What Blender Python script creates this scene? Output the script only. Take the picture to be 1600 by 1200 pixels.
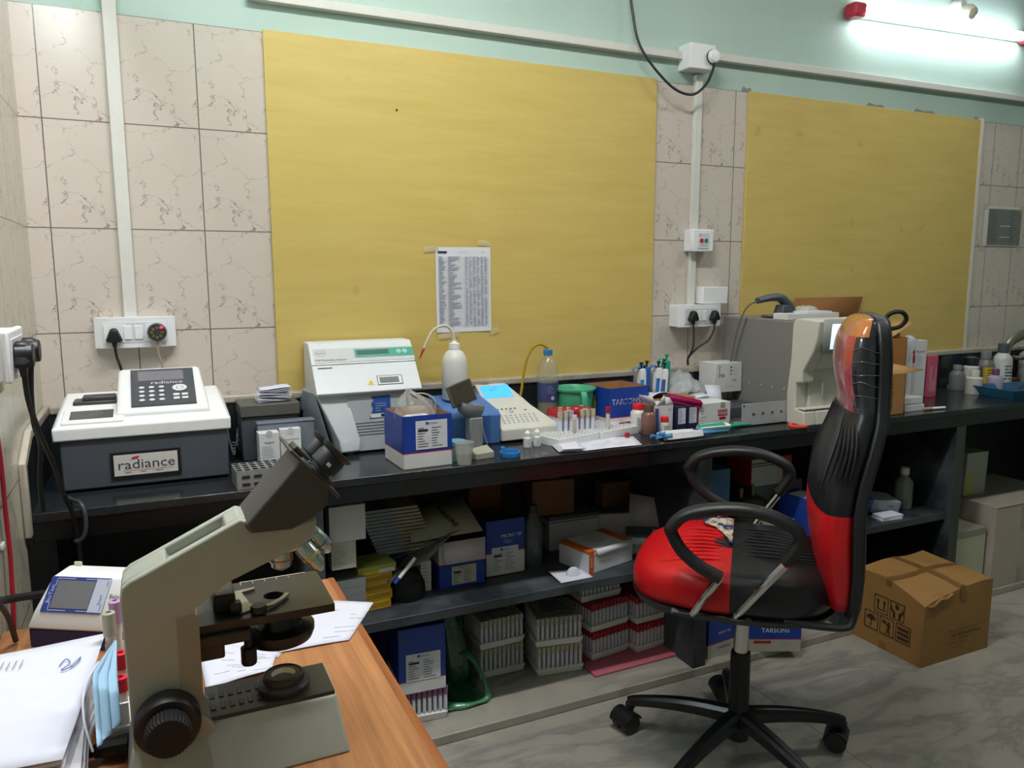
import bpy, bmesh, math, random
from mathutils import Matrix, Vector, Euler
for o in list(bpy.data.objects): bpy.data.objects.remove(o)
scene = bpy.context.scene
COL = scene.collection
PI = math.pi

# ---------------------------------------------------------------- camera
cam = bpy.data.cameras.new('camera'); camo = bpy.data.objects.new('camera', cam); COL.objects.link(camo)
yaw, pitch, roll = 0.4349, -0.1414, -0.0016
fw = Vector((math.sin(yaw)*math.cos(pitch), math.cos(yaw)*math.cos(pitch), math.sin(pitch)))
rt = Vector((math.cos(yaw), -math.sin(yaw), 0)); up = rt.cross(fw)
r2 = rt*math.cos(roll)+up*math.sin(roll); u2 = up*math.cos(roll)-rt*math.sin(roll)
m = Matrix((r2, u2, -fw)).transposed().to_4x4(); m.translation = (0.3015, -2.574, 1.4308)
camo.matrix_world = m
cam.sensor_width = 36; cam.lens = 1207.37/1600*36; cam.clip_start = .02
scene.camera = camo
# ---------------------------------------------------------------- view, world, lights
scene.view_settings.view_transform = 'Standard'; scene.view_settings.look = 'None'
scene.view_settings.gamma = 1; scene.view_settings.exposure = 0.42
try: scene.view_settings.use_curve_mapping = False
except Exception: pass
w = bpy.data.worlds.new('world'); scene.world = w; w.use_nodes = True
w.node_tree.nodes['Background'].inputs[0].default_value = (.8, .85, .9, 1)
w.node_tree.nodes['Background'].inputs[1].default_value = .3
TUBE_W = [27, 27, 11]   # left wall tube, ceiling tube, second ceiling tube

# ---------------------------------------------------------------- materials
def lin(h):
    h = h.lstrip('#'); v = [int(h[i:i+2], 16)/255 for i in (0, 2, 4)]
    return tuple((x/12.92 if x <= .04045 else ((x+.055)/1.055)**2.4) for x in v)
MATS = {}
def mat(name, col, rough=.5, metal=0., var=.06, scale=30., bump=0., bscale=200., trans=0., alpha=1., emis=0., coat=0., ior=1.45, spec=.5):
    if name in MATS: return MATS[name]
    c = lin(col) if isinstance(col, str) else col
    m = bpy.data.materials.new(name); m.use_nodes = True; nt = m.node_tree; b = nt.nodes['Principled BSDF']
    tc = nt.nodes.new('ShaderNodeTexCoord'); no = nt.nodes.new('ShaderNodeTexNoise'); no.inputs['Scale'].default_value = scale; no.inputs['Detail'].default_value = 4
    nt.links.new(tc.outputs['Object'], no.inputs['Vector'])
    mx = nt.nodes.new('ShaderNodeMix'); mx.data_type = 'RGBA'
    mx.inputs[6].default_value = (*[max(0, x*(1-var)) for x in c], 1); mx.inputs[7].default_value = (*[min(1, x*(1+var)) for x in c], 1)
    nt.links.new(no.outputs['Fac'], mx.inputs[0]); nt.links.new(mx.outputs[2], b.inputs['Base Color'])
    b.inputs['Roughness'].default_value = rough; b.inputs['Metallic'].default_value = metal
    b.inputs['IOR'].default_value = ior; b.inputs['Specular IOR Level'].default_value = spec
    if trans: b.inputs['Transmission Weight'].default_value = trans
    if alpha < 1: b.inputs['Alpha'].default_value = alpha
    if coat: b.inputs['Coat Weight'].default_value = coat; b.inputs['Coat Roughness'].default_value = .08
    if emis: b.inputs['Emission Color'].default_value = (*c, 1); b.inputs['Emission Strength'].default_value = emis
    if bump:
        n2 = nt.nodes.new('ShaderNodeTexNoise'); n2.inputs['Scale'].default_value = bscale; n2.inputs['Detail'].default_value = 3
        nt.links.new(tc.outputs['Object'], n2.inputs['Vector'])
        bp = nt.nodes.new('ShaderNodeBump'); bp.inputs['Strength'].default_value = bump; bp.inputs['Distance'].default_value = .01
        nt.links.new(n2.outputs['Fac'], bp.inputs['Height']); nt.links.new(bp.outputs[0], b.inputs['Normal'])
    m['nodes_b'] = b.name
    MATS[name] = m; return m
class N:   # small node helper
    def __init__(s, name, rough=.5):
        s.m = bpy.data.materials.new(name); s.m.use_nodes = True; s.nt = s.m.node_tree; s.b = s.nt.nodes['Principled BSDF']; s.b.inputs['Roughness'].default_value = rough
        s.tc = s.nt.nodes.new('ShaderNodeTexCoord'); MATS[name] = s.m
    def new(s, t, **k):
        n = s.nt.nodes.new(t)
        for a, v in k.items():
            if a.startswith('i_'): n.inputs[a[2:].replace('_', ' ')].default_value = v
            else: setattr(n, a, v)
        return n
    def l(s, a, b): s.nt.links.new(a, b)
    def math(s, op, a, b=None, c=None):
        n = s.nt.nodes.new('ShaderNodeMath'); n.operation = op
        for i, v in enumerate((a, b, c)):
            if v is None: continue
            if isinstance(v, (int, float)): n.inputs[i].default_value = v
            else: s.l(v, n.inputs[i])
        return n.outputs[0]
    def mix(s, f, a, b):
        n = s.nt.nodes.new('ShaderNodeMix'); n.data_type = 'RGBA'
        for i, v in ((0, f), (6, a), (7, b)):
            if isinstance(v, (int, float)): n.inputs[i].default_value = v
            elif isinstance(v, tuple): n.inputs[i].default_value = (*v, 1)
            else: s.l(v, n.inputs[i])
        return n.outputs[2]
    def noise(s, vec, scale, detail=4, rough=.5, dist=0):
        n = s.new('ShaderNodeTexNoise'); n.inputs['Scale'].default_value = scale; n.inputs['Detail'].default_value = detail
        n.inputs['Roughness'].default_value = rough; n.inputs['Distortion'].default_value = dist; s.l(vec, n.inputs['Vector']); return n.outputs['Fac']
    def ramp(s, f, lo, hi):
        n = s.new('ShaderNodeMapRange'); s.l(f, n.inputs[0]); n.inputs[1].default_value = lo; n.inputs[2].default_value = hi; return n.outputs[0]
    def xyz(s, vec=None):
        n = s.new('ShaderNodeSeparateXYZ'); s.l(vec or s.tc.outputs['Object'], n.inputs[0]); return n.outputs
    def comb(s, x, y, z):
        n = s.new('ShaderNodeCombineXYZ')
        for i, v in enumerate((x, y, z)):
            if isinstance(v, (int, float)): n.inputs[i].default_value = v
            else: s.l(v, n.inputs[i])
        return n.outputs[0]
    def bump(s, h, st=.3, d=.01):
        n = s.new('ShaderNodeBump'); n.inputs['Strength'].default_value = st; n.inputs['Distance'].default_value = d; s.l(h, n.inputs['Height']); s.l(n.outputs[0], s.b.inputs['Normal'])
    def col(s, c): s.l(c, s.b.inputs['Base Color'])

def tile_mat(name, horiz, off, base='#d2c8bd', vein='#7a6d63', rough=.22):
    s = N(name, rough); X, Y, Z = s.xyz(); U = X if horiz == 'x' else Y
    u = s.math('DIVIDE', s.math('SUBTRACT', U, off), .2035 if horiz == 'x' else .2035); v = s.math('DIVIDE', s.math('SUBTRACT', 2.163, Z), .3)
    fu = s.math('FRACT', s.math('ADD', u, 100)); fv = s.math('FRACT', s.math('ADD', v, 100))
    gu = s.math('MINIMUM', fu, s.math('SUBTRACT', 1, fu)); gv = s.math('MULTIPLY', s.math('MINIMUM', fv, s.math('SUBTRACT', 1, fv)), 1.5)
    g = s.math('LESS_THAN', s.math('MINIMUM', gu, gv), .008)
    p = s.comb(fu, s.math('MULTIPLY', fv, 1.5), 0)          # every tile carries the same vein print
    wn = s.new('ShaderNodeTexNoise'); wn.inputs['Scale'].default_value = 3.5; wn.inputs['Detail'].default_value = 6; wn.inputs['Roughness'].default_value = .65; s.l(p, wn.inputs['Vector'])
    vm = s.new('ShaderNodeVectorMath', operation='MULTIPLY_ADD'); s.l(wn.outputs['Color'], vm.inputs[0]); vm.inputs[1].default_value = (.55, .55, 0); s.l(p, vm.inputs[2])
    vo = s.new('ShaderNodeTexVoronoi', feature='DISTANCE_TO_EDGE'); vo.inputs['Scale'].default_value = 1.9; s.l(vm.outputs[0], vo.inputs['Vector'])
    vn = s.math('SUBTRACT', 1, s.ramp(vo.outputs['Distance'], .001, .014))
    brk = s.ramp(s.noise(p, 5, 3), .38, .56)
    vn = s.math('MULTIPLY', s.math('MULTIPLY', vn, brk), .9)
    cl = s.mix(s.noise(s.tc.outputs['Object'], 9, 5), lin(base), tuple(x*.9 for x in lin(base)))
    cl = s.mix(vn, cl, lin(vein))
    dirt = s.math('MULTIPLY', s.ramp(s.noise(s.tc.outputs['Object'], 3.2, 6, .6), .55, .8), .25)
    cl = s.mix(dirt, cl, lin('#b5a898'))
    cl = s.mix(g, cl, lin('#6f665e'))
    s.col(cl); s.bump(s.math('ADD', s.math('MULTIPLY', g, -1), s.math('MULTIPLY', s.noise(s.tc.outputs['Object'], 6, 2), .15)), .35, .004)
    return s.m
def paint_mat(name, c1, c2, rough=.55):
    s = N(name, rough); o = s.tc.outputs['Object']
    cl = s.mix(s.ramp(s.noise(o, 1.6, 5), .35, .7), lin(c1), lin(c2)); sp = s.ramp(s.noise(o, 26, 6, .7), .70, .78)
    s.col(s.mix(s.math('MULTIPLY', sp, .35), cl, lin('#6f7a70'))); s.bump(s.noise(o, 60, 5), .12, .004); return s.m
def granite_mat(name, c='#15181b', rough=.16, dust=.35, dcol='#3a3f45'):
    s = N(name, rough); o = s.tc.outputs['Object']
    base = s.mix(s.ramp(s.noise(o, 260, 3, .7), .45, .75), lin(c), tuple(min(1, x*2.2) for x in lin(c)))
    d = s.math('MULTIPLY', s.ramp(s.noise(o, 4.5, 7, .62), .42, .78), dust)
    s.col(s.mix(d, base, lin(dcol))); r = s.math('ADD', s.math('MULTIPLY', d, .9), rough); s.l(r, s.b.inputs['Roughness']); return s.m
def marble_mat(name, tile=None, base='#b6b3aa', vein='#6e6f70', rough=.3):
    s = N(name, rough); o = s.tc.outputs['Object']
    mp = s.new('ShaderNodeMapping'); mp.inputs['Rotation'].default_value = (0, 0, .5); mp.inputs['Scale'].default_value = (1, 2.6, 1); s.l(o, mp.inputs[0])
    n1 = s.noise(mp.outputs[0], 1.7, 8, .62, .9); n2 = s.noise(o, 3.0, 8, .65, .8)
    v = s.math('SUBTRACT', 1, s.ramp(s.math('ABSOLUTE', s.math('SUBTRACT', n1, .5)), .0, .07))
    cl = s.mix(s.ramp(n2, .35, .75), lin(base), tuple(x*.72 for x in lin(base)))
    cl = s.mix(s.math('MULTIPLY', s.math('MULTIPLY', v, s.ramp(n2, .25, .5)), .6), cl, lin(vein))
    if tile:
        X, Y, Z = s.xyz(); fu = s.math('FRACT', s.math('ADD', s.math('DIVIDE', X, tile), 20.15)); fv = s.math('FRACT', s.math('ADD', s.math('DIVIDE', Y, tile), 20.2))
        gg = s.math('MINIMUM', s.math('MINIMUM', fu, s.math('SUBTRACT', 1, fu)), s.math('MINIMUM', fv, s.math('SUBTRACT', 1, fv)))
        cl = s.mix(s.math('MULTIPLY', s.math('LESS_THAN', gg, .0022), .6), cl, lin('#55534b'))
    s.col(cl); s.bump(s.noise(o, 30, 4), .05, .003); return s.m
def wood_mat(name, c1='#bd8455', c2='#96603a'):
    s = N(name, .38); o = s.tc.outputs['Object']
    mp = s.new('ShaderNodeMapping'); mp.inputs['Scale'].default_value = (42, 1.3, 1); s.l(o, mp.inputs[0])
    n = s.noise(mp.outputs[0], 2.2, 8, .6, .5); f = s.noise(mp.outputs[0], 9, 4)
    cl = s.mix(s.ramp(n, .3, .72), lin(c1), lin(c2)); s.col(s.mix(s.math('MULTIPLY', s.ramp(f, .55, .8), .3), cl, lin('#7a4a2a'))); return s.m
def board_mat(name):
    s = N(name, .42); o = s.tc.outputs['Object']
    mp = s.new('ShaderNodeMapping'); mp.inputs['Scale'].default_value = (1, 1, 8); s.l(o, mp.inputs[0])
    cl = s.mix(s.ramp(s.noise(mp.outputs[0], 3, 6, .6), .3, .75), lin('#d1ba6e'), lin('#c4ab5c'))
    spots = s.ramp(s.noise(o, 9, 2), .70, .76); stains = s.ramp(s.noise(o, 2.4, 5), .6, .8)
    cl = s.mix(s.math('MULTIPLY', stains, .22), cl, lin('#9c8848'))
    cl = s.mix(s.math('MULTIPLY', spots, .25), cl, lin('#7b6a34'))
    vo = s.new('ShaderNodeTexVoronoi'); vo.inputs['Scale'].default_value = 5.5; s.l(o, vo.inputs['Vector'])
    cl = s.mix(s.math('LESS_THAN', vo.outputs['Distance'], .028), cl, lin('#4a3c1c'))
    s.col(cl); s.bump(s.noise(mp.outputs[0], 12, 4), .08, .003); return s.m

# ---------------------------------------------------------------- mesh builder
def RX(a): return Matrix.Rotation(a, 4, 'X')
def RY(a): return Matrix.Rotation(a, 4, 'Y')
def RZ(a): return Matrix.Rotation(a, 4, 'Z')
def TR(x, y=0, z=0): return Matrix.Translation((x, y, z))
def FRONT(x, y, z, rz=0): return TR(x, y, z) @ RZ(rz) @ RX(PI/2)                 # text plane facing -Y
def LEFT(x, y, z): return TR(x, y, z) @ RZ(-PI/2) @ RX(PI/2)                     # facing -X
_tc = {}
def text_geo(s, size, align='CENTER', extr=0, sx=1):
    k = (s, size, align, extr, sx)
    if k in _tc: return _tc[k]
    c = bpy.data.curves.new('t', 'FONT'); c.body = s; c.size = size; c.align_x = align; c.align_y = 'CENTER'; c.extrude = extr; c.resolution_u = 2
    o = bpy.data.objects.new('t', c); COL.objects.link(o)
    dg = bpy.context.evaluated_depsgraph_get(); me = bpy.data.meshes.new_from_object(o.evaluated_get(dg))
    g = ([Vector((v.co.x*sx, v.co.y, v.co.z)) for v in me.vertices], [tuple(p.vertices) for p in me.polygons])
    bpy.data.objects.remove(o); bpy.data.curves.remove(c); bpy.data.meshes.remove(me); _tc[k] = g; return g
class MB:
    def __init__(s): s.v = []; s.f = []; s.mi = []
    def add(s, vs, fs, mi=0, M=None):
        n = len(s.v); s.v += [(M @ Vector(p)) if M is not None else Vector(p) for p in vs]
        for f in fs: s.f.append([n+i for i in f]); s.mi.append(mi)
        return s
    def box(s, x0, x1, y0, y1, z0, z1, mi=0, M=None, faces=None):
        vs = [(x, y, z) for z in (z0, z1) for y in (y0, y1) for x in (x0, x1)]
        fs = [(0, 2, 3, 1), (4, 5, 7, 6), (0, 1, 5, 4), (2, 6, 7, 3), (0, 4, 6, 2), (1, 3, 7, 5)]   # bottom top front back left right
        n = len(s.v); s.add(vs, fs, mi, M)
        if faces:
            for k, m in faces.items(): s.mi[-6+['bottom', 'top', 'front', 'back', 'left', 'right'].index(k)] = m
        return s
    def cyl(s, c, r, h, axis='z', seg=20, mi=0, r2=None, M=None, caps=True):
        r2 = r if r2 is None else r2; vs = []
        for k, (rr, t) in enumerate(((r, 0), (r2, h))):
            for i in range(seg):
                a = 2*PI*i/seg; p = (rr*math.cos(a), rr*math.sin(a), t)
                p = {'z': p, 'x': (p[2], p[0], p[1]), 'y': (p[1], p[2], p[0])}[axis]
                vs.append((c[0]+p[0], c[1]+p[1], c[2]+p[2]))
        fs = [(i, (i+1) % seg, seg+(i+1) % seg, seg+i) for i in range(seg)]
        if caps: fs += [tuple(range(seg))[::-1], tuple(range(seg, 2*seg))]
        return s.add(vs, fs, mi, M)
    def lathe(s, prof, c=(0, 0, 0), seg=24, mi=0, M=None, sx=1, sy=1, caps=True):
        vs = []; fs = []; n = len(prof)
        for r, z in prof:
            for i in range(seg):
                a = 2*PI*i/seg; vs.append((c[0]+r*sx*math.cos(a), c[1]+r*sy*math.sin(a), c[2]+z))
        for k in range(n-1):
            for i in range(seg):
                j = (i+1) % seg; fs.append((k*seg+i, k*seg+j, (k+1)*seg+j, (k+1)*seg+i))
        if prof[0] == prof[-1]: caps = False
        if caps and prof[0][0] > 1e-5: fs.append(tuple(range(seg))[::-1])
        if caps and prof[-1][0] > 1e-5: fs.append(tuple((n-1)*seg+i for i in range(seg)))
        return s.add(vs, fs, mi, M)
    def prism(s, poly, a0, a1, axis='y', mi=0, M=None, side=None):
        # poly in the plane normal to axis: y->(x,z)  x->(y,z)  z->(x,y)
        def p3(p, a): return {'y': (p[0], a, p[1]), 'x': (a, p[0], p[1]), 'z': (p[0], p[1], a)}[axis]
        n = len(poly); vs = [p3(p, a0) for p in poly]+[p3(p, a1) for p in poly]
        fs = [tuple(range(n)), tuple(range(n, 2*n))[::-1]]+[(i, n+i, n+(i+1) % n, (i+1) % n) for i in range(n)]
        s.add(vs, fs, mi, M)
        if side is not None:
            for k in range(n): s.mi[-n+k] = side if isinstance(side, int) else side.get(k, mi)
        return s
    def tube(s, pts, r, seg=8, mi=0, M=None, smooth=True, sub=6, flat=None):
        P = [Vector(p) for p in pts]
        if smooth and len(P) > 2:
            Q = []
            for i in range(len(P)-1):
                a = P[max(0, i-1)]; b = P[i]; c = P[i+1]; d = P[min(len(P)-1, i+2)]
                for k in range(sub):
                    t = k/sub; Q.append(.5*((2*b)+(c-a)*t+(2*a-5*b+4*c-d)*t*t+(3*b-a-3*c+d)*t**3))
            Q.append(P[-1]); P = Q
        vs = []; fs = []; n = len(P); T0 = (P[1]-P[0]).normalized()
        u = T0.orthogonal().normalized()
        if flat is not None: u = Vector(flat)
        for i in range(n):
            T = (P[min(n-1, i+1)]-P[max(0, i-1)]).normalized(); u = (u-T*u.dot(T)).normalized(); w_ = T.cross(u)
            rr = r(i/(n-1)) if callable(r) else r; ra, rb = rr if isinstance(rr, tuple) else (rr, rr)
            for k in range(seg):
                a = 2*PI*k/seg; vs.append(P[i]+u*ra*math.cos(a)+w_*rb*math.sin(a))
        for i in range(n-1):
            for k in range(seg):
                j = (k+1) % seg; fs.append((i*seg+k, i*seg+j, (i+1)*seg+j, (i+1)*seg+k))
        fs += [tuple(range(seg))[::-1], tuple((n-1)*seg+k for k in range(seg))]
        return s.add(vs, fs, mi, M)
    def grid(s, nx, ny, fn, mi=0, M=None):
        vs = [fn(i/nx, j/ny) for j in range(ny+1) for i in range(nx+1)]
        fs = [(j*(nx+1)+i, j*(nx+1)+i+1, (j+1)*(nx+1)+i+1, (j+1)*(nx+1)+i) for j in range(ny) for i in range(nx)]
        return s.add(vs, fs, mi, M)
    def loft(s, rings, mi=0, M=None, closed=True, caps=True):
        n = len(rings[0]); vs = [p for r in rings for p in r]; fs = []
        for k in range(len(rings)-1):
            for i in range(n if closed else n-1):
                j = (i+1) % n; fs.append((k*n+i, k*n+j, (k+1)*n+j, (k+1)*n+i))
        if caps: fs += [tuple(range(n))[::-1], tuple((len(rings)-1)*n+i for i in range(n))]
        return s.add(vs, fs, mi, M)
    def text(s, t, size, M, mi=0, align='CENTER', extr=0, sx=1):
        v, f = text_geo(t, size, align, extr, sx); return s.add(v, f, mi, M)
    def quad(s, M, w_, h, mi=0, z=0):      # centred rectangle in the XY plane of M
        return s.add([(-w_/2, -h/2, z), (w_/2, -h/2, z), (w_/2, h/2, z), (-w_/2, h/2, z)], [(0, 1, 2, 3)], mi, M)
    def lines(s, M, w_, h, n, mi=0, seed=1, fill=.5, cols=1, z=.0004):   # small print too fine to read
        R = random.Random(seed)
        for c in range(cols):
            cw = w_/cols
            for i in range(n):
                L = cw*(.35+.5*R.random())*.95; y = h/2-h*(i+.5)/n; x0 = -w_/2+c*cw
                t = h/n*fill*.5
                s.add([(x0, y-t/2, z), (x0+L, y-t/2, z), (x0+L, y+t/2, z), (x0, y+t/2, z)], [(0, 1, 2, 3)], mi, M)
        return s
    def o(s, name, mats, parent=None, bevel=0, smooth=35, label=None, kind=None, solid=0, sub=0, tri=False, seg=2):
        me = bpy.data.meshes.new(name); me.from_pydata([tuple(v) for v in s.v], [], s.f); me.update()
        if not isinstance(mats, (list, tuple)): mats = [mats]
        for m_ in mats: me.materials.append(m_)
        me.polygons.foreach_set('material_index', s.mi)
        bm = bmesh.new(); bm.from_mesh(me); bmesh.ops.recalc_face_normals(bm, faces=bm.faces); bm.to_mesh(me); bm.free()
        ob = bpy.data.objects.new(name, me); COL.objects.link(ob)
        if smooth:
            me.polygons.foreach_set('use_smooth', [True]*len(me.polygons)); me.set_sharp_from_angle(angle=math.radians(smooth))
        if solid: md = ob.modifiers.new('solid', 'SOLIDIFY'); md.thickness = solid; md.offset = 0
        if sub: md = ob.modifiers.new('sub', 'SUBSURF'); md.levels = sub; md.render_levels = sub
        if bevel:
            md = ob.modifiers.new('bevel', 'BEVEL'); md.width = bevel; md.segments = seg; md.limit_method = 'ANGLE'; md.angle_limit = math.radians(40); md.harden_normals = False
        if parent is not None: ob.parent = parent
        if label: ob['label'] = label
        if kind: ob['kind'] = kind
        return ob
def tag(o, label, cat, group=None):
    o['label'] = label; o['category'] = cat
    if group: o['group'] = group
    return o
def thing(name, label, cat, loc=(0, 0, 0), rz=0, group=None):
    e = bpy.data.objects.new(name, None); e.empty_display_size = .03; COL.objects.link(e); e.location = loc; e.rotation_euler = (0, 0, rz)
    return tag(e, label, cat, group)
def dup(root, loc=None, rz=None, label=None, group=None):
    r = root.copy(); COL.objects.link(r)
    if loc is not None: r.location = loc
    if rz is not None: r.rotation_euler = (0, 0, rz)
    if label: r['label'] = label
    if group: r['group'] = group
    for ch in list(root.children):
        c = ch.copy(); COL.objects.link(c); c.parent = r
        for g in list(ch.children):
            d = g.copy(); COL.objects.link(d); d.parent = c
    return r

# common materials
WHITE = mat('white_plastic', '#e9ebec', .38, var=.03); OFFW = mat('offwhite_plastic', '#dcdad0', .42, var=.04, bump=.05)
PAPER = mat('white_paper', '#d8dae8', .8, var=.03); CARD = mat('white_card', '#d9dadc', .6, var=.04)
BLACKP = mat('black_plastic', '#17181a', .42, var=.15); BLACKR = mat('black_rubber', '#101113', .7, var=.1)
DGREY = mat('dark_grey_metal', '#4a4d52', .45, var=.05); INK = mat('print_black', '#26282c', .6); INKG = mat('print_grey', '#8c8f96', .6)
BLUEC = mat('blue_carton', '#1c3f9c', .42, var=.08, bump=.04, bscale=40); REDP = mat('red_plastic', '#c81f25', .4); KRAFT = mat('kraft_card', '#a97a48', .75, var=.08, scale=60)
CHROME = mat('chrome', '#c9c9c9', .16, metal=1.); STEEL = mat('steel_painted', '#a9abae', .35, metal=.4); BLUEP = mat('blue_plastic', '#2b7fc4', .35)
GREENP = mat('green_plastic', '#159a78', .35)
# ---------------------------------------------------------------- lamps
LAMPW = mat('lamp_housing', '#e3e6ea', .4); LAMPR = mat('lamp_endcap_red', '#c8324a', .4)
def tube_lamp(label, loc, rz, tilt, watts, emis, L=1.2, glow=None, group=None):
    t = thing('tube_lamp', label, 'lamp', loc, rz, group)
    a = MB().box(0, L, -.028, 0, -.014, .03).o('housing', LAMPW, t, bevel=.003)
    b = MB().cyl((.012, -.042, .004), .014, L-.024, 'x', 16).o('light_tube', mat('tube_glow_%s' % emis, '#eef4ff', .5, emis=emis, var=0), t)
    c = MB().box(-.022, .05, -.06, .002, -.024, .034).o('end_cap', LAMPR, t, bevel=.012, seg=4, label='red plastic end cap')
    MB().box(L-.05, L+.022, -.06, .002, -.024, .034).o('end_cap', LAMPR, t, bevel=.012, seg=4, label='red plastic end cap')
    if watts:
        l = bpy.data.lights.new('tube_light', 'AREA'); l.shape = 'RECTANGLE'; l.size = L-.1; l.size_y = .05; l.energy = watts; l.color = (.93, .97, 1.0)
        lo = bpy.data.objects.new('tube_light', l); COL.objects.link(lo); lo.parent = t; lo.location = (L/2, -.062, 0)
        lo.rotation_euler = tilt
    return t
# the one in the frame, over the right-hand board, slopes up a little to the right
tw = tube_lamp('lit tube lamp with a red end cap on the green wall above the boards', (3.09, 0, 2.535), 0, (math.radians(80), 0, 0), 4, 5.)
tw.rotation_euler = (0, -math.radians(1.6), 0)
tube_lamp('tube lamp high on the left wall, out of the frame', (0, -1.75, 2.52), PI/2, (math.radians(60), 0, 0), TUBE_W[0], 6.)
for lx, ly, wt, nm in ((1.0, -1.2, TUBE_W[1], 'near the left wall'), (3.3, -1.25, TUBE_W[2], 'over the chair side')):
    t = thing('ceiling_lamp', 'white ceiling tube lamp %s, out of the frame' % nm, 'lamp', (lx, ly, 3.05))
    MB().box(-.62, .62, -.05, .05, -.05, 0).o('housing', LAMPW, t, bevel=.004)
    l = bpy.data.lights.new('ceiling_light', 'AREA'); l.shape = 'RECTANGLE'; l.size = 1.1; l.size_y = .08; l.energy = wt; l.color = (1.0, .98, .95)
    lo = bpy.data.objects.new('ceiling_light', l); COL.objects.link(lo); lo.parent = t; lo.location = (0, 0, -.055)

# ---------------------------------------------------------------- room
TILEB = tile_mat('wall_tiles_back', 'x', .0567); TILEL = tile_mat('wall_tiles_left', 'y', -.09, base='#c6c2b2')
GREENW = paint_mat('green_wall_paint', '#b9d0c6', '#adc6bb'); CEIL = mat('ceiling_white', '#dcdedb', .8); MARB = marble_mat('marble_trim', base='#bfb7a9', vein='#8c867c')
FLOORM = marble_mat('marble_floor', tile=1.15, base='#aeaa9f')
def struct(name, mb, mats, **k):
    o = mb.o(name, mats, None, **k); o['kind'] = 'structure'; return o
struct('floor', MB().box(-.1, 6.1, -4.6, .1, -.1, 0), FLOORM)
struct('ceiling', MB().box(-.1, 6.1, -4.6, .1, 3.05, 3.15), CEIL)
b = MB().box(0, 6, .008, .15, 2.163, 3.05, 1); b.box(0, 6, 0, .15, 0, 2.163, 0); struct('wall_back', b, [TILEB, GREENW])
b = MB().box(-.15, -.008, -4.5, .15, 2.163, 3.05, 1); b.box(-.15, 0, -4.5, .15, 0, 2.163, 0); struct('wall_left', b, [TILEL, GREENW])
struct('wall_right', MB().box(6, 6.15, -4.5, .15, 0, 3.05), GREENW); struct('wall_front', MB().box(0, 6, -4.6, -4.5, 0, 3.05), GREENW)
BOARD = board_mat('yellow_board')
o = MB().box(.659, 2.106, -.012, 0, 1.05, 2.168).o('wall_board', BOARD, bevel=.001); tag(o, 'large yellow painted board on the wall behind the analysers, nearest the left wall', 'board')
t = thing('wall_board', 'smaller yellow painted board to the right, with a white edge strip', 'board', (2.5605, 0, 1.045))
MB().box(0, 1.438, -.012, 0, 0, 1.12).o('panel', BOARD, t, bevel=.001); MB().box(1.438, 1.458, -.014, 0, 0, 1.128).o('edge_strip', mat('white_strip', '#dcd6cc', .5), t)

# ---------------------------------------------------------------- stone counter
GR = granite_mat('black_granite_top', '#1c2023', .13, .22, '#484d50'); GRF = granite_mat('black_granite_front', '#0e1012', .2, .15, '#23272b')
GRS = granite_mat('black_granite_shelf', '#1c2024', .35, .85, '#5f676e'); EDGE = mat('greenish_granite_edge', '#3c4038', .45, var=.2, scale=25)
t = thing('worktop', 'long black granite worktop running along the whole tiled wall', 'worktop', (0, 0, 0))
MB().box(.013, 6, -.498, -.03, .848, .87, 0).o('slab', GR, t, bevel=.002)
MB().box(.013, 6, -.495, -.472, .80, .848).o('apron', GRF, t, bevel=.001)
struct('trim_2', MB().box(.013, 6, -.03, 0, .848, 1.03), GR)
struct('trim_3', MB().prism([(-.5, .80), (0, .80), (0, 1.03), (-.38, 1.03), (-.5, .985)], 0, .013, 'x'), GR)
struct('trim_4', MB().box(.016, 6, -.036, 0, 1.03, 1.055), MARB, bevel=.006, seg=3)
struct('trim_5', MB().prism([(-.51, .82), (-.498, .82), (-.498, .985), (-.38, 1.03), (0, 1.03), (0, 1.055), (-.395, 1.055), (-.525, 1.0), (-.525, .82)], 0, .016, 'x'), MARB, bevel=.004)
PL = ['black stone partition against the left wall under the worktop', 'black stone partition just right of the wooden table, beside the white cartons', 'black stone partition behind the front of the chair seat', 'stone partition with a greenish front edge directly behind the chair back', 'stone partition with a greenish front edge left of the white stained carton', 'stone partition at the far right, beyond the white stained carton']
for i, (x0, x1) in enumerate(((0, .06), (.64, .695), (1.98, 2.034), (2.72, 2.775), (3.31, 3.367), (4.6, 4.66))):
    f = {'front': 1} if i in (3, 4) else None
    o = MB().box(x0, x1, -.47 if i in (0, 1, 2, 3, 4, 5) else 0, -.03, .031, .80 if 1 else 0, 0, faces=f)
    o.box(x0, x1, -.494, -.47, .031, .80, 0, faces=f)
    tag(o.o('partition', [GRS if i else GRF, EDGE], bevel=.001), PL[i], 'partition')
for x0, x1, lb in ((.695, 1.98, 'dusty dark stone shelf under the worktop carrying blue and white cartons'), (2.034, 2.72, 'dark stone shelf under the worktop behind the chair armrests'), (2.775, 3.31, 'dark stone shelf under the worktop carrying the clear bottle, right of the chair')):
    tag(MB().box(x0, x1, -.472, -.03, .395, .425, 0).o('stone_shelf', GRS, bevel=.002), lb, 'shelf')
struct('trim_6', MB().box(.0, 6, -.498, 0, 0, .031), marble_mat('marble_plinth', base='#aca79c', vein='#77726b', rough=.35), bevel=.004)
struct('trim_7', MB().box(.0, 6, -.03, 0, .031, .80), granite_mat('shaded_back', '#101214', .5, .5, '#1e2124'))  # back panel near-black: the darkness under the worktop is put into its colour

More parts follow.
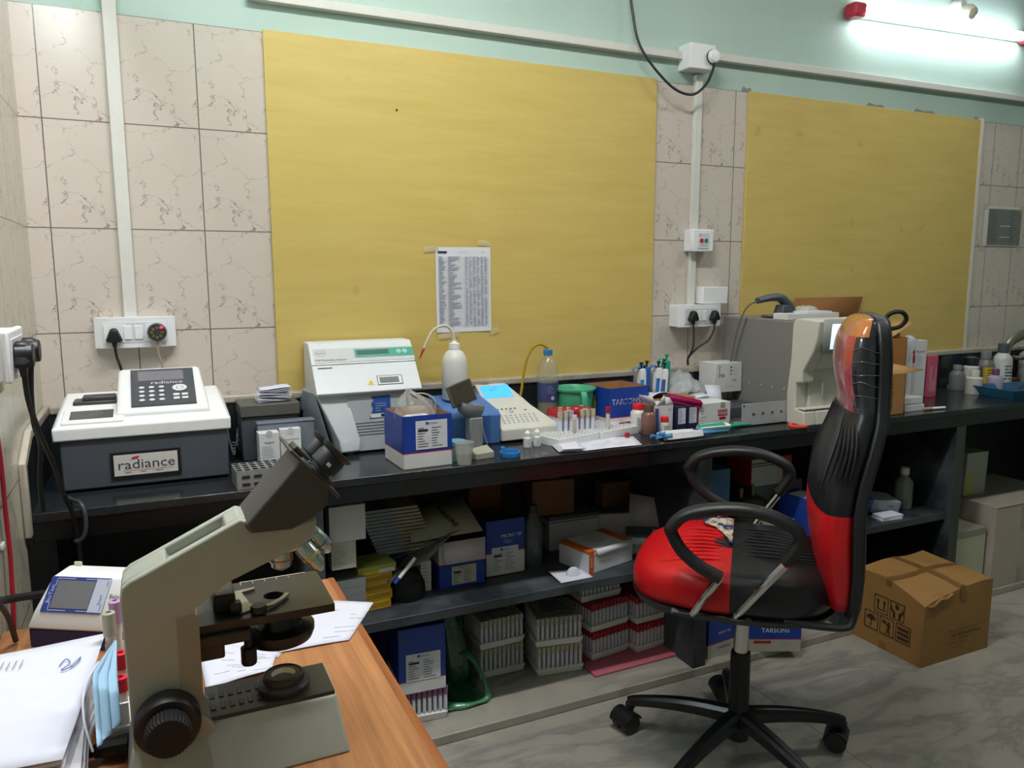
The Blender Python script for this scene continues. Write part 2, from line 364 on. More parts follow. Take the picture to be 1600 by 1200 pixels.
# ---------------------------------------------------------------- wooden table, front left
WOOD = wood_mat('orange_wood_laminate')
t = thing('wooden_table', 'orange-brown wooden table at the lower left carrying the microscope', 'table', (0, 0, 0))
b = MB().box(0.004, .636, -2.3, -.885, .722, .75); b.o('tabletop', WOOD, t, bevel=.002)
MB().box(.625, .6385, -2.3, -.885, .728, .7502).o('edge_band', wood_mat('edge_wood', '#b56a35', '#7c4522'), t)
for x in (.05, .585):
    for y in (-2.25, -.935): MB().box(x-.02, x+.02, y-.02, y+.02, 0, .722).o('leg', mat('table_leg_brown', '#4a3222', .5), t)
MB().box(.05, .60, -.93, -.915, .62, .722).o('apron', WOOD, t)

# ---------------------------------------------------------------- office chair
RED = mat('red_leatherette', '#c4161c', .38, var=.08, bump=.08, bscale=40); BLK = mat('black_leatherette', '#1b1c20', .36, var=.15, bump=.15, bscale=35); CHAIRP = mat('chair_black_plastic', '#1d1e21', .42, var=.15, bump=.04)
WRAP = mat('wrapped_dark_leatherette', '#22242c', .2, var=.2, bump=.35, bscale=28, coat=.8); WRAPR = mat('wrapped_red_leatherette', '#a5353a', .22, var=.12, bump=.3, bscale=30, coat=.8); WRAPO = mat('wrapped_orange_leatherette', '#b36a35', .22, var=.12, bump=.3, bscale=30, coat=.8)
FOIL = mat('clear_film', '#d8d4d0', .15, var=.1, trans=.0, alpha=.35, bump=.6, bscale=60, coat=.5)
CL = (1.80, -.93)
chair = thing('office_chair', 'high-backed red and black swivel chair with loop armrests and torn seat', 'chair', (*CL, 0), math.radians(138))
# local x = forward, local y = the sitter's left (towards the camera)
def rr_ring(fx0, fx1, yw, z, ex=2.6, n=40, bul=0):
    out = []; cx = (fx0+fx1)/2; rx = (fx1-fx0)/2
    for i in range(n):
        a = 2*PI*i/n; c, s_ = math.cos(a), math.sin(a)
        out.append((cx+rx*abs(c)**(2/ex)*(1 if c > 0 else -1), yw*abs(s_)**(2/ex)*(1 if s_ > 0 else -1), z))
    return out
def wr(a, f=1): return math.sin(a*57*f)*.5+math.sin(a*31*f+1.3)*.3+math.sin(a*97*f+.7)*.2
# seat cushion: rings from the bottom up
rings = []
for z, k, in ((.548, .90), (.556, .97), (.58, 1.0), (.61, 1.0), (.632, .975), (.648, .90), (.658, .72), (.664, .45), (.666, .15)):
    r = rr_ring(.035-.275*k, .035+.275*k, .262*k, z, 3.2, 72)
    r = [(x, y*(1 - .10*max(0, x-.1)/.2), zz+(.003*wr(x+y*.3, 1.1) if zz > .6 else 0)-.018*max(0, (x-.16))/.15 + (.012*(abs(y)/.26)**2 if zz > .63 else 0)) for x, y, zz in r]; rings.append(r)
b = MB().loft(rings)
for i, f in enumerate(b.f):
    if sum(b.v[k].x for k in f)/len(f) < .035: b.mi[i] = 1
seat = b.o('seat', [RED, BLK], chair, smooth=60, sub=1)
# pleats on the black half and the torn patch
b = MB()
for i in range(9):
    yy = .09-.028*i
    b.tube([(.03, yy, .664), (-.06, yy+.012, .671), (-.15, yy+.008+.004*i, .669), (-.21, yy-.004, .666)], lambda t_: .0045*math.sin(PI*min(1, max(.05, t_))), 6, 0)
b.o('pleat', BLK, seat)
b = MB()
for i in range(9):
    yy = .16-.032*i
    b.tube([(.05, yy*.9, .664), (.12, yy, .668), (.2, yy*1.02, .654), (.27, yy*.9, .63)], lambda t_: .0042*math.sin(PI*min(1, max(.05, t_))), 6, 0)
b.o('pleat', RED, seat)
TORN = N('torn_cushion', .9); vv = TORN.noise(TORN.tc.outputs['Object'], 60, 6, .7); v2 = TORN.noise(TORN.tc.outputs['Object'], 22, 4, .6)
TORN.col(TORN.mix(TORN.math('GREATER_THAN', v2, .54), TORN.mix(TORN.math('GREATER_THAN', vv, .5), lin('#d8cdb8'), lin('#a08f78')), lin('#26306e'))); TORN.bump(vv, .8, .01)
KZ = ((0, .666), (.15, .666), (.45, .664), (.72, .658), (.9, .648), (1, .62))
def seat_z(y):
    k = abs(y)/.262
    for (a, za), (c, zc) in zip(KZ, KZ[1:]):
        if k <= c: return za+(zc-za)*(k-a)/(c-a)+.012*k*k+.003
b = MB()
edge_ = [(-.212, .07), (-.195, .105), (-.165, .128), (-.14, .118), (-.115, .09), (-.09, .078), (-.06, .066), (-.03, .052), (-.0, .044), (.03, .040)]
RR = random.Random(3); rows = []
for yv, xe in edge_:
    rows.append([(.0355+(xe-.0355)*q/6+(RR.uniform(-.003, .003) if 0 < q < 6 else 0), yv+RR.uniform(-.003, .003), seat_z(yv)+.003+RR.uniform(0, .004)) for q in range(7)])
b.loft(rows, closed=False, caps=False)
b.o('torn_patch', TORN.m, seat, label='torn patch showing cream and blue lining', solid=.003)
# seat pan and film hanging below
b = MB(); b.loft([rr_ring(-.235, .30, .255, .535, 3), rr_ring(-.245, .31, .262, .552, 3)]); b.o('seat_pan', CHAIRP, chair, smooth=40)
b = MB().grid(14, 5, lambda u, v: (-.02+.20*u, .265+.006*math.sin(9*u)-.03*v, .556-.030*v*math.sin(PI*u)+.003*math.sin(23*u+7*v))); b.o('film_wrap', FOIL, chair, label='loose clear plastic film hanging under the seat edge')
# backrest S profile: (z, front x, rear x, half width)
prof = [(.56, -.215, -.262, .205), (.60, -.208, -.266, .225), (.68, -.190, -.268, .238), (.76, -.175, -.265, .245), (.84, -.172, -.262, .245), (.92, -.184, -.272, .238), (1.00, -.208, -.290, .228), (1.06, -.230, -.302, .215), (1.09, -.240, -.305, .20), (1.12, -.234, -.306, .192), (1.17, -.222, -.306, .19), (1.23, -.220, -.304, .19), (1.28, -.230, -.300, .18), (1.31, -.248, -.297, .16), (1.325, -.265, -.292, .13)]
rings = []
for z, fx, bx, hw in prof:
    ring = []
    for i in range(44):
        a = 2*PI*i/44; c, s_ = math.cos(a), math.sin(a); x = (fx+bx)/2+(fx-bx)/2*abs(c)**.55*(1 if c > 0 else -1); y = hw*abs(s_)**.5*(1 if s_ > 0 else -1)
        if c > 0: x += .014*(1-(y/hw)**2)
        ring.append((x, y+.0012*wr(z, 1.2), z+.0))
    rings.append(ring)
b = MB().loft(rings)
for i, f in enumerate(b.f):
    n = len(f); cx = sum(b.v[k].x for k in f)/n; cy = sum(b.v[k].y for k in f)/n; z = sum(b.v[k].z for k in f)/n
    j = min(range(len(prof)), key=lambda q: abs(prof[q][0]-z)); fr = (cx-prof[j][2])/(prof[j][1]-prof[j][2])
    mi = 0
    if z < .84+.06*max(0, fr-.8) and fr > .18: mi = 1
    if z > 1.08: mi = 4 if z > 1.29 and fr > .45 else (2 if (fr > .62 and abs(cy) < .9*prof[j][3]) else 3)
    b.mi[i] = mi
back = b.o('backrest', [BLK, RED, WRAPR, WRAP, WRAPO], chair, smooth=70, sub=1)
b = MB()
for i in range(9):
    y0 = .17-.035*i
    b.tube([(-.222, y0*.8, 1.085), (-.210, y0*.95, 1.03), (-.185, y0*1.15, .95), (-.168, y0*1.25, .88)], lambda t_: .006*math.sin(PI*min(1, max(.04, t_))), 6)
for i in range(5):
    b.tube([(-.215-.008*i, .216-.004*i, 1.075), (-.205-.01*i, .232, 1.0), (-.185-.012*i, .243, .92)], lambda t_: .005*math.sin(PI*min(1, max(.04, t_))), 6)
b.o('pleat', BLK, back)
b = MB()
for k in range(6):
    zz = 1.10+.028*k
    b.tube([(-.228, .172, zz), (-.25, .189, zz+.006*(k % 3)), (-.28, .191, zz+.002), (-.30, .185, zz)], .0009, 5)
b.o('film_crease', mat('film_glint', '#4b4f5c', .12, coat=1), back)
# rear shell with rounded edge
b = MB(); rl = []; 
for z, fx, bx, hw in prof:
    rl.append([(bx-.014, -hw*1.0, z), (bx+.014, -hw*1.015, z), (bx+.014, hw*1.015, z), (bx-.014, hw*1.0, z), (bx-.022, hw*.8, z), (bx-.022, -hw*.8, z)])
b.loft(rl).o('back_shell', CHAIRP, chair, bevel=.006, seg=3)
for s_ in (1, -1): MB().tube([(-.266, .215*s_, .60), (-.262, .222*s_, .566), (-.235, .23*s_, .550), (-.10, .235*s_, .550)], .010, 8).o('back_bracket', CHAIRP, chair)
b = MB().tube([(-.305, .10, 1.312), (-.322, .10, 1.332), (-.345, .105, 1.336), (-.358, .10, 1.320), (-.345, .10, 1.300), (-.318, .10, 1.292), (-.308, .10, 1.288)], .0055, 8); b.o('hanger_loop', BLACKR, chair, label='thin black loop sticking up behind the headrest')
# armrests
loop = [(.058, .69), (.112, .716), (.156, .752), (.182, .794), (.184, .812), (.15, .848), (.085, .868), (.008, .874), (-.056, .863), (-.112, .838), (-.127, .808), (-.114, .778), (-.095, .748)]
for s_ in (1, -1):
    yy = .28*s_; zo = -.012 if s_ > 0 else .012
    pts = [(x, yy, z+zo-.012) for x, z in loop]
    b = MB().tube(pts, lambda t_: (.024 if .3 < t_ < .8 else .02, .0165), 12, flat=(0, 1, 0), sub=5); ar = b.o('armrest', CHAIRP, chair, smooth=60)
    for (xa, za, xb, zb) in ((.062, .70+zo-.012, .125, .545), (-.094, .752+zo-.012, .02, .548)):
        MB().tube([(xa, yy, za-.012), ((xa+xb)/2+.002, yy-.006*s_, (za+zb)/2), (xb, .25*s_, zb+.006), (xb-.004, .22*s_, zb)], .0105, 10).o('support_rod', CHROME, ar, label='chrome support rod')
# column and base
b = MB().cyl((0, 0, .33), .021, .21, 'z', 20).o('gas_column', CHROME, chair)
b = MB().lathe([(.001, .07), (.032, .072), (.036, .12), (.034, .15), (.030, .16), (.028, .335), (.0265, .34), (.001, .34)], seg=24).o('column_cover', BLACKP, chair)
MB().box(-.11, .11, -.09, .09, .50, .545).box(-.04, .04, -.04, .04, .46, .5).o('tilt_mechanism', BLACKP, chair, bevel=.01)
for k in range(5):
    a = math.radians(127-72*k-138); R_ = RZ(a)
    sec = []
    for i in range(11):
        t_ = i/10; x = .02+.312*t_; zc = .142-.045*t_**2; hw = .027-.010*t_; hh = .021-.007*t_
        sec.append([(x, -hw, zc-hh), (x, -hw*.9, zc+hh*.4), (x, -hw*.45, zc+hh), (x, hw*.45, zc+hh), (x, hw*.9, zc+hh*.4), (x, hw, zc-hh)])
    b = MB().loft(sec, 0, R_); b.cyl((.33, 0, .072), .013, .035, 'z', 12, 0, M=R_); base = b.o('base_arm', mat('base_black', '#141518', .3, var=.2, bump=.03), chair, bevel=.003)
    ca = RZ(a) @ TR(.335, 0, 0) @ RZ(1.1+.7*k) @ Matrix.Scale(1.2, 4)
    b = MB()
    for sy in (-1, 1): b.cyl((0, sy*.006 if sy > 0 else -.028, .0255), .0255, .022, 'y', 22, 0, M=ca @ TR(.012, 0, 0))
    cs = b.o('caster', mat('caster_grey', '#303236', .5), base, bevel=.003)
    b = MB()
    sec = []
    for i in range(9):
        an = PI*(.02+.85*i/8); sec.append([(.012+.031*math.cos(an), y_, .0255+.031*math.sin(an)) for y_ in (-.032, .032)]+[(.012+.026*math.cos(an), y_, .0255+.026*math.sin(an)) for y_ in (.032, -.032)])
    b.loft(sec, 0, ca); b.cyl((0, 0, .05), .011, .025, 'z', 12, 0, M=ca); b.o('caster_hood', BLACKP, base, bevel=.002)
# ---------------------------------------------------------------- microscope
MSB = mat('microscope_cream', '#a6aa9f', .4, var=.06, bump=.03, bscale=80); MSD = mat('microscope_dark', '#35342f', .42, var=.12, bump=.03); MSS = mat('stage_black', '#2b2925', .32, var=.12)
MSH = mat('microscope_head', '#43413d', .45, var=.1, bump=.04, bscale=120); EYE = mat('eyepiece_black', '#202426', .5)
sc = thing('microscope', 'cream and black binocular microscope in front on the wooden table', 'microscope', (0, 0, 0))
b = MB()
b.loft([[(.232, -1.548, .75), (.523, -1.546, .75), (.531, -1.395, .75), (.232, -1.395, .75)], [(.236, -1.53, .785), (.519, -1.532, .775), (.526, -1.398, .775), (.236, -1.40, .785)],
        [(.245, -1.503, .8195), (.514, -1.503, .8195), (.517, -1.405, .8195), (.245, -1.41, .8195)]])
b.o('base', MSB, sc, bevel=.004, seg=3, smooth=30)
b = MB(); b.box(.338, .512, -1.500, -1.41, .816, .825)
for i in range(6):
    for j in range(2): b.box(.343+.0125*i, .350+.0125*i, -1.482+.032*j, -1.465+.032*j, .825, .8262, 1)
b.o('top_plate', [MSD, BLACKP], sc, bevel=.0008)
b = MB().lathe([(.001, .0), (.037, .0), (.038, .008), (.034, .012), (.030, .013), (.029, .020), (.026, .022), (.024, .020)], (.446, -1.456, .825), 40).o('lamp_collector', MSD, sc)
MB().lathe([(.0, .0215), (.012, .0208), (.0235, .019)], (.446, -1.456, .825), 36).o('lens', mat('lens_glass', '#6d6a64', .08, coat=1), b)
# arm: column and sloping limb with a sunk grip
col = [(.245, .78), (.242, 1.028), (.250, 1.046), (.262, 1.050), (.335, 1.05), (.333, .985), (.333, .80), (.36, .80), (.345, .78)]
limb_t = [(.250, 1.040), (.27, 1.054), (.330, 1.068), (.379, 1.0935), (.397, 1.10), (.461, 1.095), (.492, 1.092), (.489, 1.066), (.457, 1.050), (.407, 1.032), (.372, 1.019), (.330, .992), (.26, .99)]
AX = [(.246, .75), (.242, 1.020), (.245, 1.033), (.254, 1.041), (.272, 1.049), (.392, 1.105), (.41, 1.098), (.461, 1.088), (.494, 1.092), (.489, 1.066), (.457, 1.050), (.407, 1.032), (.372, 1.019), (.330, .990), (.333, .835), (.345, .82), (.345, .78), (.335, .75)]
b = MB(); b.prism(AX, -1.512, -1.498, 'y'); b.prism(AX, -1.452, -1.438, 'y')
mid = [(x, z) if not (.28 < x < .39 and z > 1.045) else (x, z-.018) for x, z in AX]
MID = [(.246, .75), (.242, 1.020), (.245, 1.033), (.254, 1.041), (.272, 1.049), (.298, 1.061), (.302, 1.048), (.372, 1.080), (.374, 1.0965), (.392, 1.105)]+AX[6:]
b.prism(MID, -1.498, -1.452, 'y')
arm = b.o('arm', MSB, sc, bevel=.003, seg=3, smooth=30)
MB().box(.306, .3335, -1.5138, -1.512, .838, .982).o('side_strip', mat('arm_strip', '#968f7f', .45), arm, bevel=.0006)
# focus knobs both sides
for s_, y0 in ((-1, -1.512), (1, -1.438)):
    b = MB(); M = TR(.288, y0, .847) @ RX(PI/2 if s_ < 0 else -PI/2)
    b.lathe([(.001, 0), (.039, 0), (.0405, .004), (.0405, .026), (.037, .031), (.026, .032)], seg=48, M=M)
    cf = b.o('coarse_knob', BLACKP, sc)
    b = MB(); pr = []
    n = 72
    r0 = [(.0285 if i % 2 else .0272) for i in range(n)]
    rings = [[(r0[i]*k*math.cos(2*PI*i/n), r0[i]*k*math.sin(2*PI*i/n), z) for i in range(n)] for k, z in ((1, .03), (1.02, .034), (1.0, .052), (.9, .056), (.3, .057))]
    b.loft(rings, M=M); b.o('fine_knob', BLACKR, sc, smooth=20)
# head (binocular prism house)
HN = [(.3915, 1.110), (.399, 1.092), (.405, 1.088), (.458, 1.086), (.491, 1.100), (.508, 1.115), (.514, 1.148), (.480, 1.186), (.474, 1.182)]
b = MB()
HC = [(.396, 1.098), (.404, 1.086), (.458, 1.084), (.491, 1.098), (.508, 1.113), (.514, 1.147), (.476, 1.184)]
cx, cz = .458, 1.128
rings = []
for y_, k in ((-1.524, .96), (-1.518, 1.0), (-1.432, 1.0), (-1.426, .96)):
    rings.append([(cx+(x-cx)*k, y_, cz+(z-cz)*k) for x, z in HC])
b.loft(rings); b.o('head', MSH, sc, bevel=.003, seg=3, smooth=20)
pd = Vector((.063, 0, -.073)).normalized()    # along the plate, down right
pn = Vector((.073, 0, .063)).normalized()     # eyepiece direction
P0 = Vector((.495, -1.475, 1.160))
Mp = Matrix(((pd.x, 0, pn.x, P0.x), (0, 1, 0, P0.y), (pd.z, 0, pn.z, P0.z), (0, 0, 0, 1)))
pl = MB().box(-.05, .048, -.05, .05, -.006, -.001, 0, Mp).o('front_plate', MSH, sc, bevel=.002)
MB().box(-.046, -.006, -.038, -.0, -.001, .007, 0, Mp).box(-.02, .03, -.045, .0, .0, .005, 0, Mp).o('slide_block', MSH, pl, bevel=.002)
for yy, lab in ((-.031, 'nearer'), (.031, 'farther')):
    b = MB().lathe([(.001, .0), (.0165, 0), (.017, .004), (.0145, .007), (.0145, .014), (.0175, .015), (.0175, .037), (.0165, .042), (.0205, .047), (.0215, .052), (.019, .0525), (.012, .050), (.001, .050)], (0, 0, 0), 32, M=Mp @ TR(.002, yy*1.1, -.002) @ Matrix.Diagonal((1.2, 1.2, .82, 1)))
    e = b.o('eyepiece', EYE, sc); MB().box(-.003, .003, yy*1.1-.0219, yy*1.1-.0209, .016, .021, 0, Mp).o('index_mark', WHITE, e)
# nosepiece and objectives
nd = Vector((.27, 0, -.96)).normalized(); nx = Vector((.96, 0, .27)).normalized(); N0 = Vector((.462, -1.475, 1.054))
Mn = Matrix(((nx.x, 0, nd.x, N0.x), (0, -1, 0, N0.y), (nx.z, 0, nd.z, N0.z), (0, 0, 0, 1)))
b = MB().lathe([(.001, -.012), (.028, -.01), (.030, 0), (.029, .006), (.001, .008)], M=Mn, seg=36).o('nosepiece', CHROME, sc)
OBJ = mat('objective_steel', '#b9c4bf', .22, metal=.85)
def objective(p, d, L, r, sl):
    d = Vector(d).normalized(); u = d.orthogonal().normalized(); v = d.cross(u)
    M = Matrix(((u.x, v.x, d.x, p[0]), (u.y, v.y, d.y, p[1]), (u.z, v.z, d.z, p[2]), (0, 0, 0, 1)))
    o = MB().lathe([(.001, -.008), (r*.95, -.008), (r*.95, .003), (r, .004), (r, L*.55), (r*.86, L*.58), (r*.86, L*.8), (r*.6, L*.92), (r*.35, L), (.001, L)], M=M, seg=28).o('objective', OBJ, sc)
    MB().lathe([(r*1.02, L*.42), (r*1.02, L*.47)], M=M, seg=28, caps=False).o('colour_ring', mat('ring_'+sl, sl, .4), o)
objective((.447, -1.478, 1.044), (.02, 0, -1), .030, .0165, '#b03a2a'); objective((.474, -1.485, 1.050), (.62, -.15, -.9), .050, .0135, '#d8c23a'); objective((.493, -1.468, 1.058), (.6, .25, -.75), .046, .0125, '#3c6fb0'); objective((.462, -1.440, 1.046), (.1, .75, -.7), .04, .0125, '#8a2f24')
# stage, clip, condenser
b = MB(); cxs, cys = .441, -1.425; hole = [(cxs+.0145*math.cos(2*PI*i/24), cys+.0145*math.sin(2*PI*i/24)) for i in range(24)]
outer = []
X0, X1, Y0, Y1 = .335, .518, -1.492, -1.352
for i in range(24):
    a = 2*PI*i/24; c, s_ = math.cos(a), math.sin(a)
    k = min(((X1-cxs) if c > 0 else (cxs-X0))/max(1e-6, abs(c)), ((Y1-cys) if s_ > 0 else (cys-Y0))/max(1e-6, abs(s_)))
    outer.append((cxs+c*k, cys+s_*k))
outer[3] = (X1, Y1) if False else outer[3]
def snap(px, py):
    i = min(range(24), key=lambda q: (outer[q][0]-px)**2+(outer[q][1]-py)**2); outer[i] = (px, py)
for q in ((X0, Y0), (X1, Y0), (X1, Y1), (X0, Y1)): snap(*q)
for z, fl in ((.955, 0), (.943, 1)):
    vs = [(*p, z) for p in outer]+[(*p, z) for p in hole]; fs = [(i, (i+1) % 24, 24+(i+1) % 24, 24+i) for i in range(24)]; b.add(vs, fs)
b.add([(*p, .955) for p in outer]+[(*p, .943) for p in outer], [(i, (i+1) % 24, 24+(i+1) % 24, 24+i) for i in range(24)])
b.add([(*p, .955) for p in hole]+[(*p, .943) for p in hole], [(i, (i+1) % 24, 24+(i+1) % 24, 24+i) for i in range(24)])
st = b.o('stage', MSS, sc)
MB().box(.333, .402, -1.495, -1.43, .955, .957).o('stage_guide', MSS, st)
b = MB().box(.40, .50, -1.3545, -1.3525, .9551, .9556, 1)
for i in range(5): b.box(.40+.018*i, .401+.018*i, -1.365, -1.354, .9551, .9556, 1)
b.o('stage_scale', [MSS, mat('scale_white', '#b8b8ae', .5)], st)
b = MB().box(.355, .385, -1.46, -1.385, .955, .982).box(.375, .392, -1.475, -1.455, .957, .972); b.o('slide_drive', MSD, sc, bevel=.004, seg=3)
b = MB(); b.prism([(.388, -1.395), (.418, -1.39), (.418, -1.396), (.398, -1.402), (.405, -1.45), (.42, -1.458), (.418, -1.468), (.392, -1.478), (.385, -1.47)], .9565, .9595, 'z')
b.prism([(.405, -1.478), (.435, -1.472), (.452, -1.455), (.462, -1.44), (.458, -1.435), (.445, -1.452), (.43, -1.464), (.405, -1.468)], .9575, .961, 'z')
b.o('slide_clip', mat('clip_steel', '#98937f', .35, metal=.5), sc, bevel=.0006)
MB().lathe([(.001, 0), (.011, 0), (.0115, .002), (.0115, .007), (.010, .009), (.001, .0095)], (.413, -1.482, .959), 24).o('clip_screw', BLACKP, sc)
b = MB().box(.328, .40, -1.50, -1.44, .925, .943).box(.332, .365, -1.495, -1.445, .905, .93); b.o('stage_bracket', MSS, sc, bevel=.003)
b = MB().lathe([(.001, -.036), (.034, -.035), (.047, -.028), (.051, -.018), (.051, -.010), (.034, -.006), (.030, .0), (.030, .022), (.001, .024)], (.447, -1.43, .919), 36).o('condenser', mat('condenser_black', '#1d1f21', .25), sc)
MB().lathe([(.001, 0), (.010, .001), (.011, .004), (.011, .026), (.001, .028)], (.398, -1.47, .877), 24).lathe([(.001, 0), (.006, 0), (.006, .03), (.001, .03)], (.398, -1.47, .90), 12).o('stage_knob', BLACKP, sc)
# mains plug of the microscope
t = thing('mains_cord', 'black power cord with ribbed connector at the foot of the microscope', 'cord', (.235, -1.42, .75))
b = MB().tube([(-.001, 0, .018), (-.03, .003, .018), (-.045, .004, .016)], lambda u: .016-.007*u, 10, flat=(0, 1, 0)).o('connector', BLACKP, t)
b = MB().tube([(-.04, .004, .016), (-.08, .006, .012), (-.13, .03, .006), (-.17, .05, .006), (-.21, .07, .006)], lambda u: .0046 if u > .35 else .0055+.0012*math.sin(u*110), 8, sub=10).o('cable', BLACKP, t)
# ---------------------------------------------------------------- analyser with a screen on the table
t = thing('blood_analyser', 'small white and navy analyser with a grey screen at the back of the wooden table', 'analyser', (.060, -.978, .75), math.radians(-31))
NAVY = mat('navy_plastic', '#232a5e', .4)
MB().box(0, .25, 0, .105, 0, .036).o('base', NAVY, t, bevel=.003)
ang = math.radians(51)
b = MB().loft([[(-.002, -.002, .036), (.252, -.002, .036), (.252, .107, .036), (-.002, .107, .036)], [(.0, -.001, .042), (.25, -.001, .042), (.25, .106, .042), (.0, .106, .042)], [(.010, .004, .066), (.242, .004, .066), (.242, .104, .118), (.014, .104, .118)], [(.022, .048, .120), (.238, .048, .120), (.238, .100, .120), (.022, .100, .120)]]).o('housing', WHITE, t, bevel=.004, seg=3)
Ms = TR(.082, .025, .0935) @ RX(ang)
b = MB().quad(Ms, .118, .066, 0, .0013).quad(Ms @ TR(.046, 0, 0), .028, .062, 1, .0016).quad(Ms @ TR(-.006, 0, 0), .074, .052, 2, .0019)
b.text('BioTest', .011, Ms @ TR(-.050, 0, .0019) @ RZ(PI/2), 1).text('Smart', .008, Ms @ TR(.05, -.008, .0019) @ RZ(PI/2), 0)
for sx_, sy_ in ((-1, 1), (1, 1), (-1, -1), (1, -1)): b.quad(Ms @ TR(sx_*.046 if sx_ < 0 else .055, sy_*.022, .0019), .0012, .012, 1 if sx_ < 0 else 0).quad(Ms @ TR(sx_*.028, sy_*.0295, .0019), .036, .0012, 1)
b.o('screen', [mat('screen_navy', '#2b3b86', .3), mat('screen_silver', '#b9c2d2', .35), mat('screen_grey', '#6c6e70', .2)], t)
MB().text('Balance', .011, Ms @ TR(.082, .0, .0012), 0).o('lettering', INK, t)
MB().box(.03, .044, .096, .1, .119, .128).o('paper_tab', mat('cream_tab', '#d9d6b8', .7), t)
# ---------------------------------------------------------------- papers, mask, rack of tubes
R = random.Random(11)
def sheet(b, cx_, cy_, z, w_, h, rz, mi=0, curl=.004, seed=1, lines=True, nx=8, ny=10, th=.0006):
    rr = random.Random(seed); M = TR(cx_, cy_, z) @ RZ(rz); a1, a2 = rr.random()*6, rr.random()*6
    f = lambda u, v: ((u-.5)*w_, (v-.5)*h, curl*(math.sin(u*3+a1)*math.sin(v*4+a2)+1)/2)
    b.grid(nx, ny, f, mi, M); b.grid(nx, ny, lambda u, v: (f(u, v)[0], f(u, v)[1], f(u, v)[2]-th), mi, M)
    n = len(b.f)
    if lines: pass
    return M
for i, (z0, z1, w_, h, rz, cx_, cy_, c) in enumerate(((.75, .80, .15, .33, -.1, .10, -1.42, '#cfcfd6'), (.80, .835, .16, .34, .02, .102, -1.40, '#c5c4c9'), (.835, .851, .155, .335, -.05, .104, -1.395, '#d4d4dd'))):
    b = MB(); n_ = int((z1-z0)/.004)
    for k in range(n_):
        rr = R.uniform(-.05, .05); b.box(-w_/2, w_/2, -h/2, h/2, z0+k*.004, z0+k*.004+.0034, 0, TR(cx_+R.uniform(-.004, .004), cy_+R.uniform(-.006, .006)) @ RZ(rz+rr*.5))
    o = b.o('paper_bundle', mat('bundle%d' % i, c, .85)); tag(o, ['lowest bundle of report papers in the pile at the left edge of the table', 'middle bundle of report papers in the pile at the left edge of the table', 'upper bundle of papers just under the signed sheet'][i], 'papers')
b = MB(); Mq = TR(.095, -1.395, .8525) @ RZ(math.radians(-5)); f0 = lambda u, v: ((u-.5)*.185, (v-.5)*.345, .0015+.003+.003*math.sin(3*u+1)*math.sin(4*v)-.02*max(0, v-.85)/.15*(1-u)*.4)
b.grid(10, 12, f0, 0, Mq)
for q in range(16): b.quad(Mq @ TR(-.06+.0085*(q % 7), .10-.19*(q//7), .0085), .0012, .022+.012*R.random(), 1)
b.quad(Mq @ TR(-.03, -.06, .0085) @ RZ(-.08), .001, .06, 1)
b.tube([(.045, .075, .008), (.05, .095, .008), (.058, .08, .008), (.05, .06, .008), (.065, .07, .008), (.07, .095, .008), (.06, .065, .008)], .0006, 4, 2, Mq)
o = b.o('report_sheet', [PAPER, INKG, mat('pen_blue', '#5d6fb0', .6)], solid=.0004); tag(o, 'white report sheet with a blue pen signature on top of the pile at the left', 'paper')
b = MB(); A, B_, C_, D_ = Vector((.219, -1.290, .868)), Vector((.232, -1.50, .845)), Vector((.209, -1.575, .86)), Vector((.196, -1.42, .874))
b.grid(16, 24, lambda u, v: tuple((A.lerp(B_, v)*u+A.lerp(D_, min(1, v*1.9)).lerp(C_, max(0, (v-.5)*2))*(1-u))+Vector((.002*math.sin(u*16), 0, .0016*math.sin(u*16+1)+.008*math.sin(v*3)))))
mk = b.o('face_mask', mat('mask_blue', '#9cc0dc', .8, var=.04, bump=.1, bscale=300), solid=.001); tag(mk, 'crumpled light blue face mask draped over the side of the paper pile', 'mask')
MB().tube([(.2, -1.53, .832), (.19, -1.50, .862), (.186, -1.42, .866), (.2, -1.36, .872)], .0015, 6).o('ear_loop', PAPER, mk)
t = thing('tube_rack', 'white rack holding a few sample tubes beside the microscope arm', 'rack', (.217, -1.29, .75))
b = MB().box(-.02, .02, -.11, .11, 0, .006).box(-.02, .02, -.11, .11, .03, .036)
for yy in (-.108, .104): b.box(-.02, .02, yy, yy+.004, 0, .07)
b.o('frame', WHITE, t, bevel=.001)
def sample_tube(label, x, y, z, capc, h=.10, r=.0065, tilt=(0, 0), fill='#d8d4cc', lab=True, group=None, capn='cap'):
    t = thing('sample_tube', label, 'tube', (x, y, z), 0, group); t.rotation_euler = (tilt[0], tilt[1], 0)
    b = MB().lathe([(.001, 0), (r*.7, .001), (r, r*.7), (r, h*.82), (r*.96, h*.84)], seg=14).o('body', mat('tube_'+fill, fill, .25, coat=.4), t)
    MB().lathe([(r*.9, h*.74), (r*1.28, h*.745), (r*1.28, h*.99), (r*.9, h), (r*.55, h), (r*.5, h*.95), (.001, h*.95)], seg=16).o('cap', mat('cap_'+capc, capc, .45), t)
    return t
sample_tube('tall tube with a grey cap standing next to the microscope arm', .211, -1.262, .758, '#a7a690', .148, .0075)
sample_tube('tall tube with a lilac cap behind the grey-capped one', .2185, -1.222, .758, '#b892b8', .15, .0075)
sample_tube('red-capped tube in the white rack behind the microscope arm', .226, -1.31, .758, '#d02038', .10, .008)
sample_tube('second red-capped tube nearer the plug, behind the microscope arm', .2265, -1.36, .758, '#d02038', .085, .008)
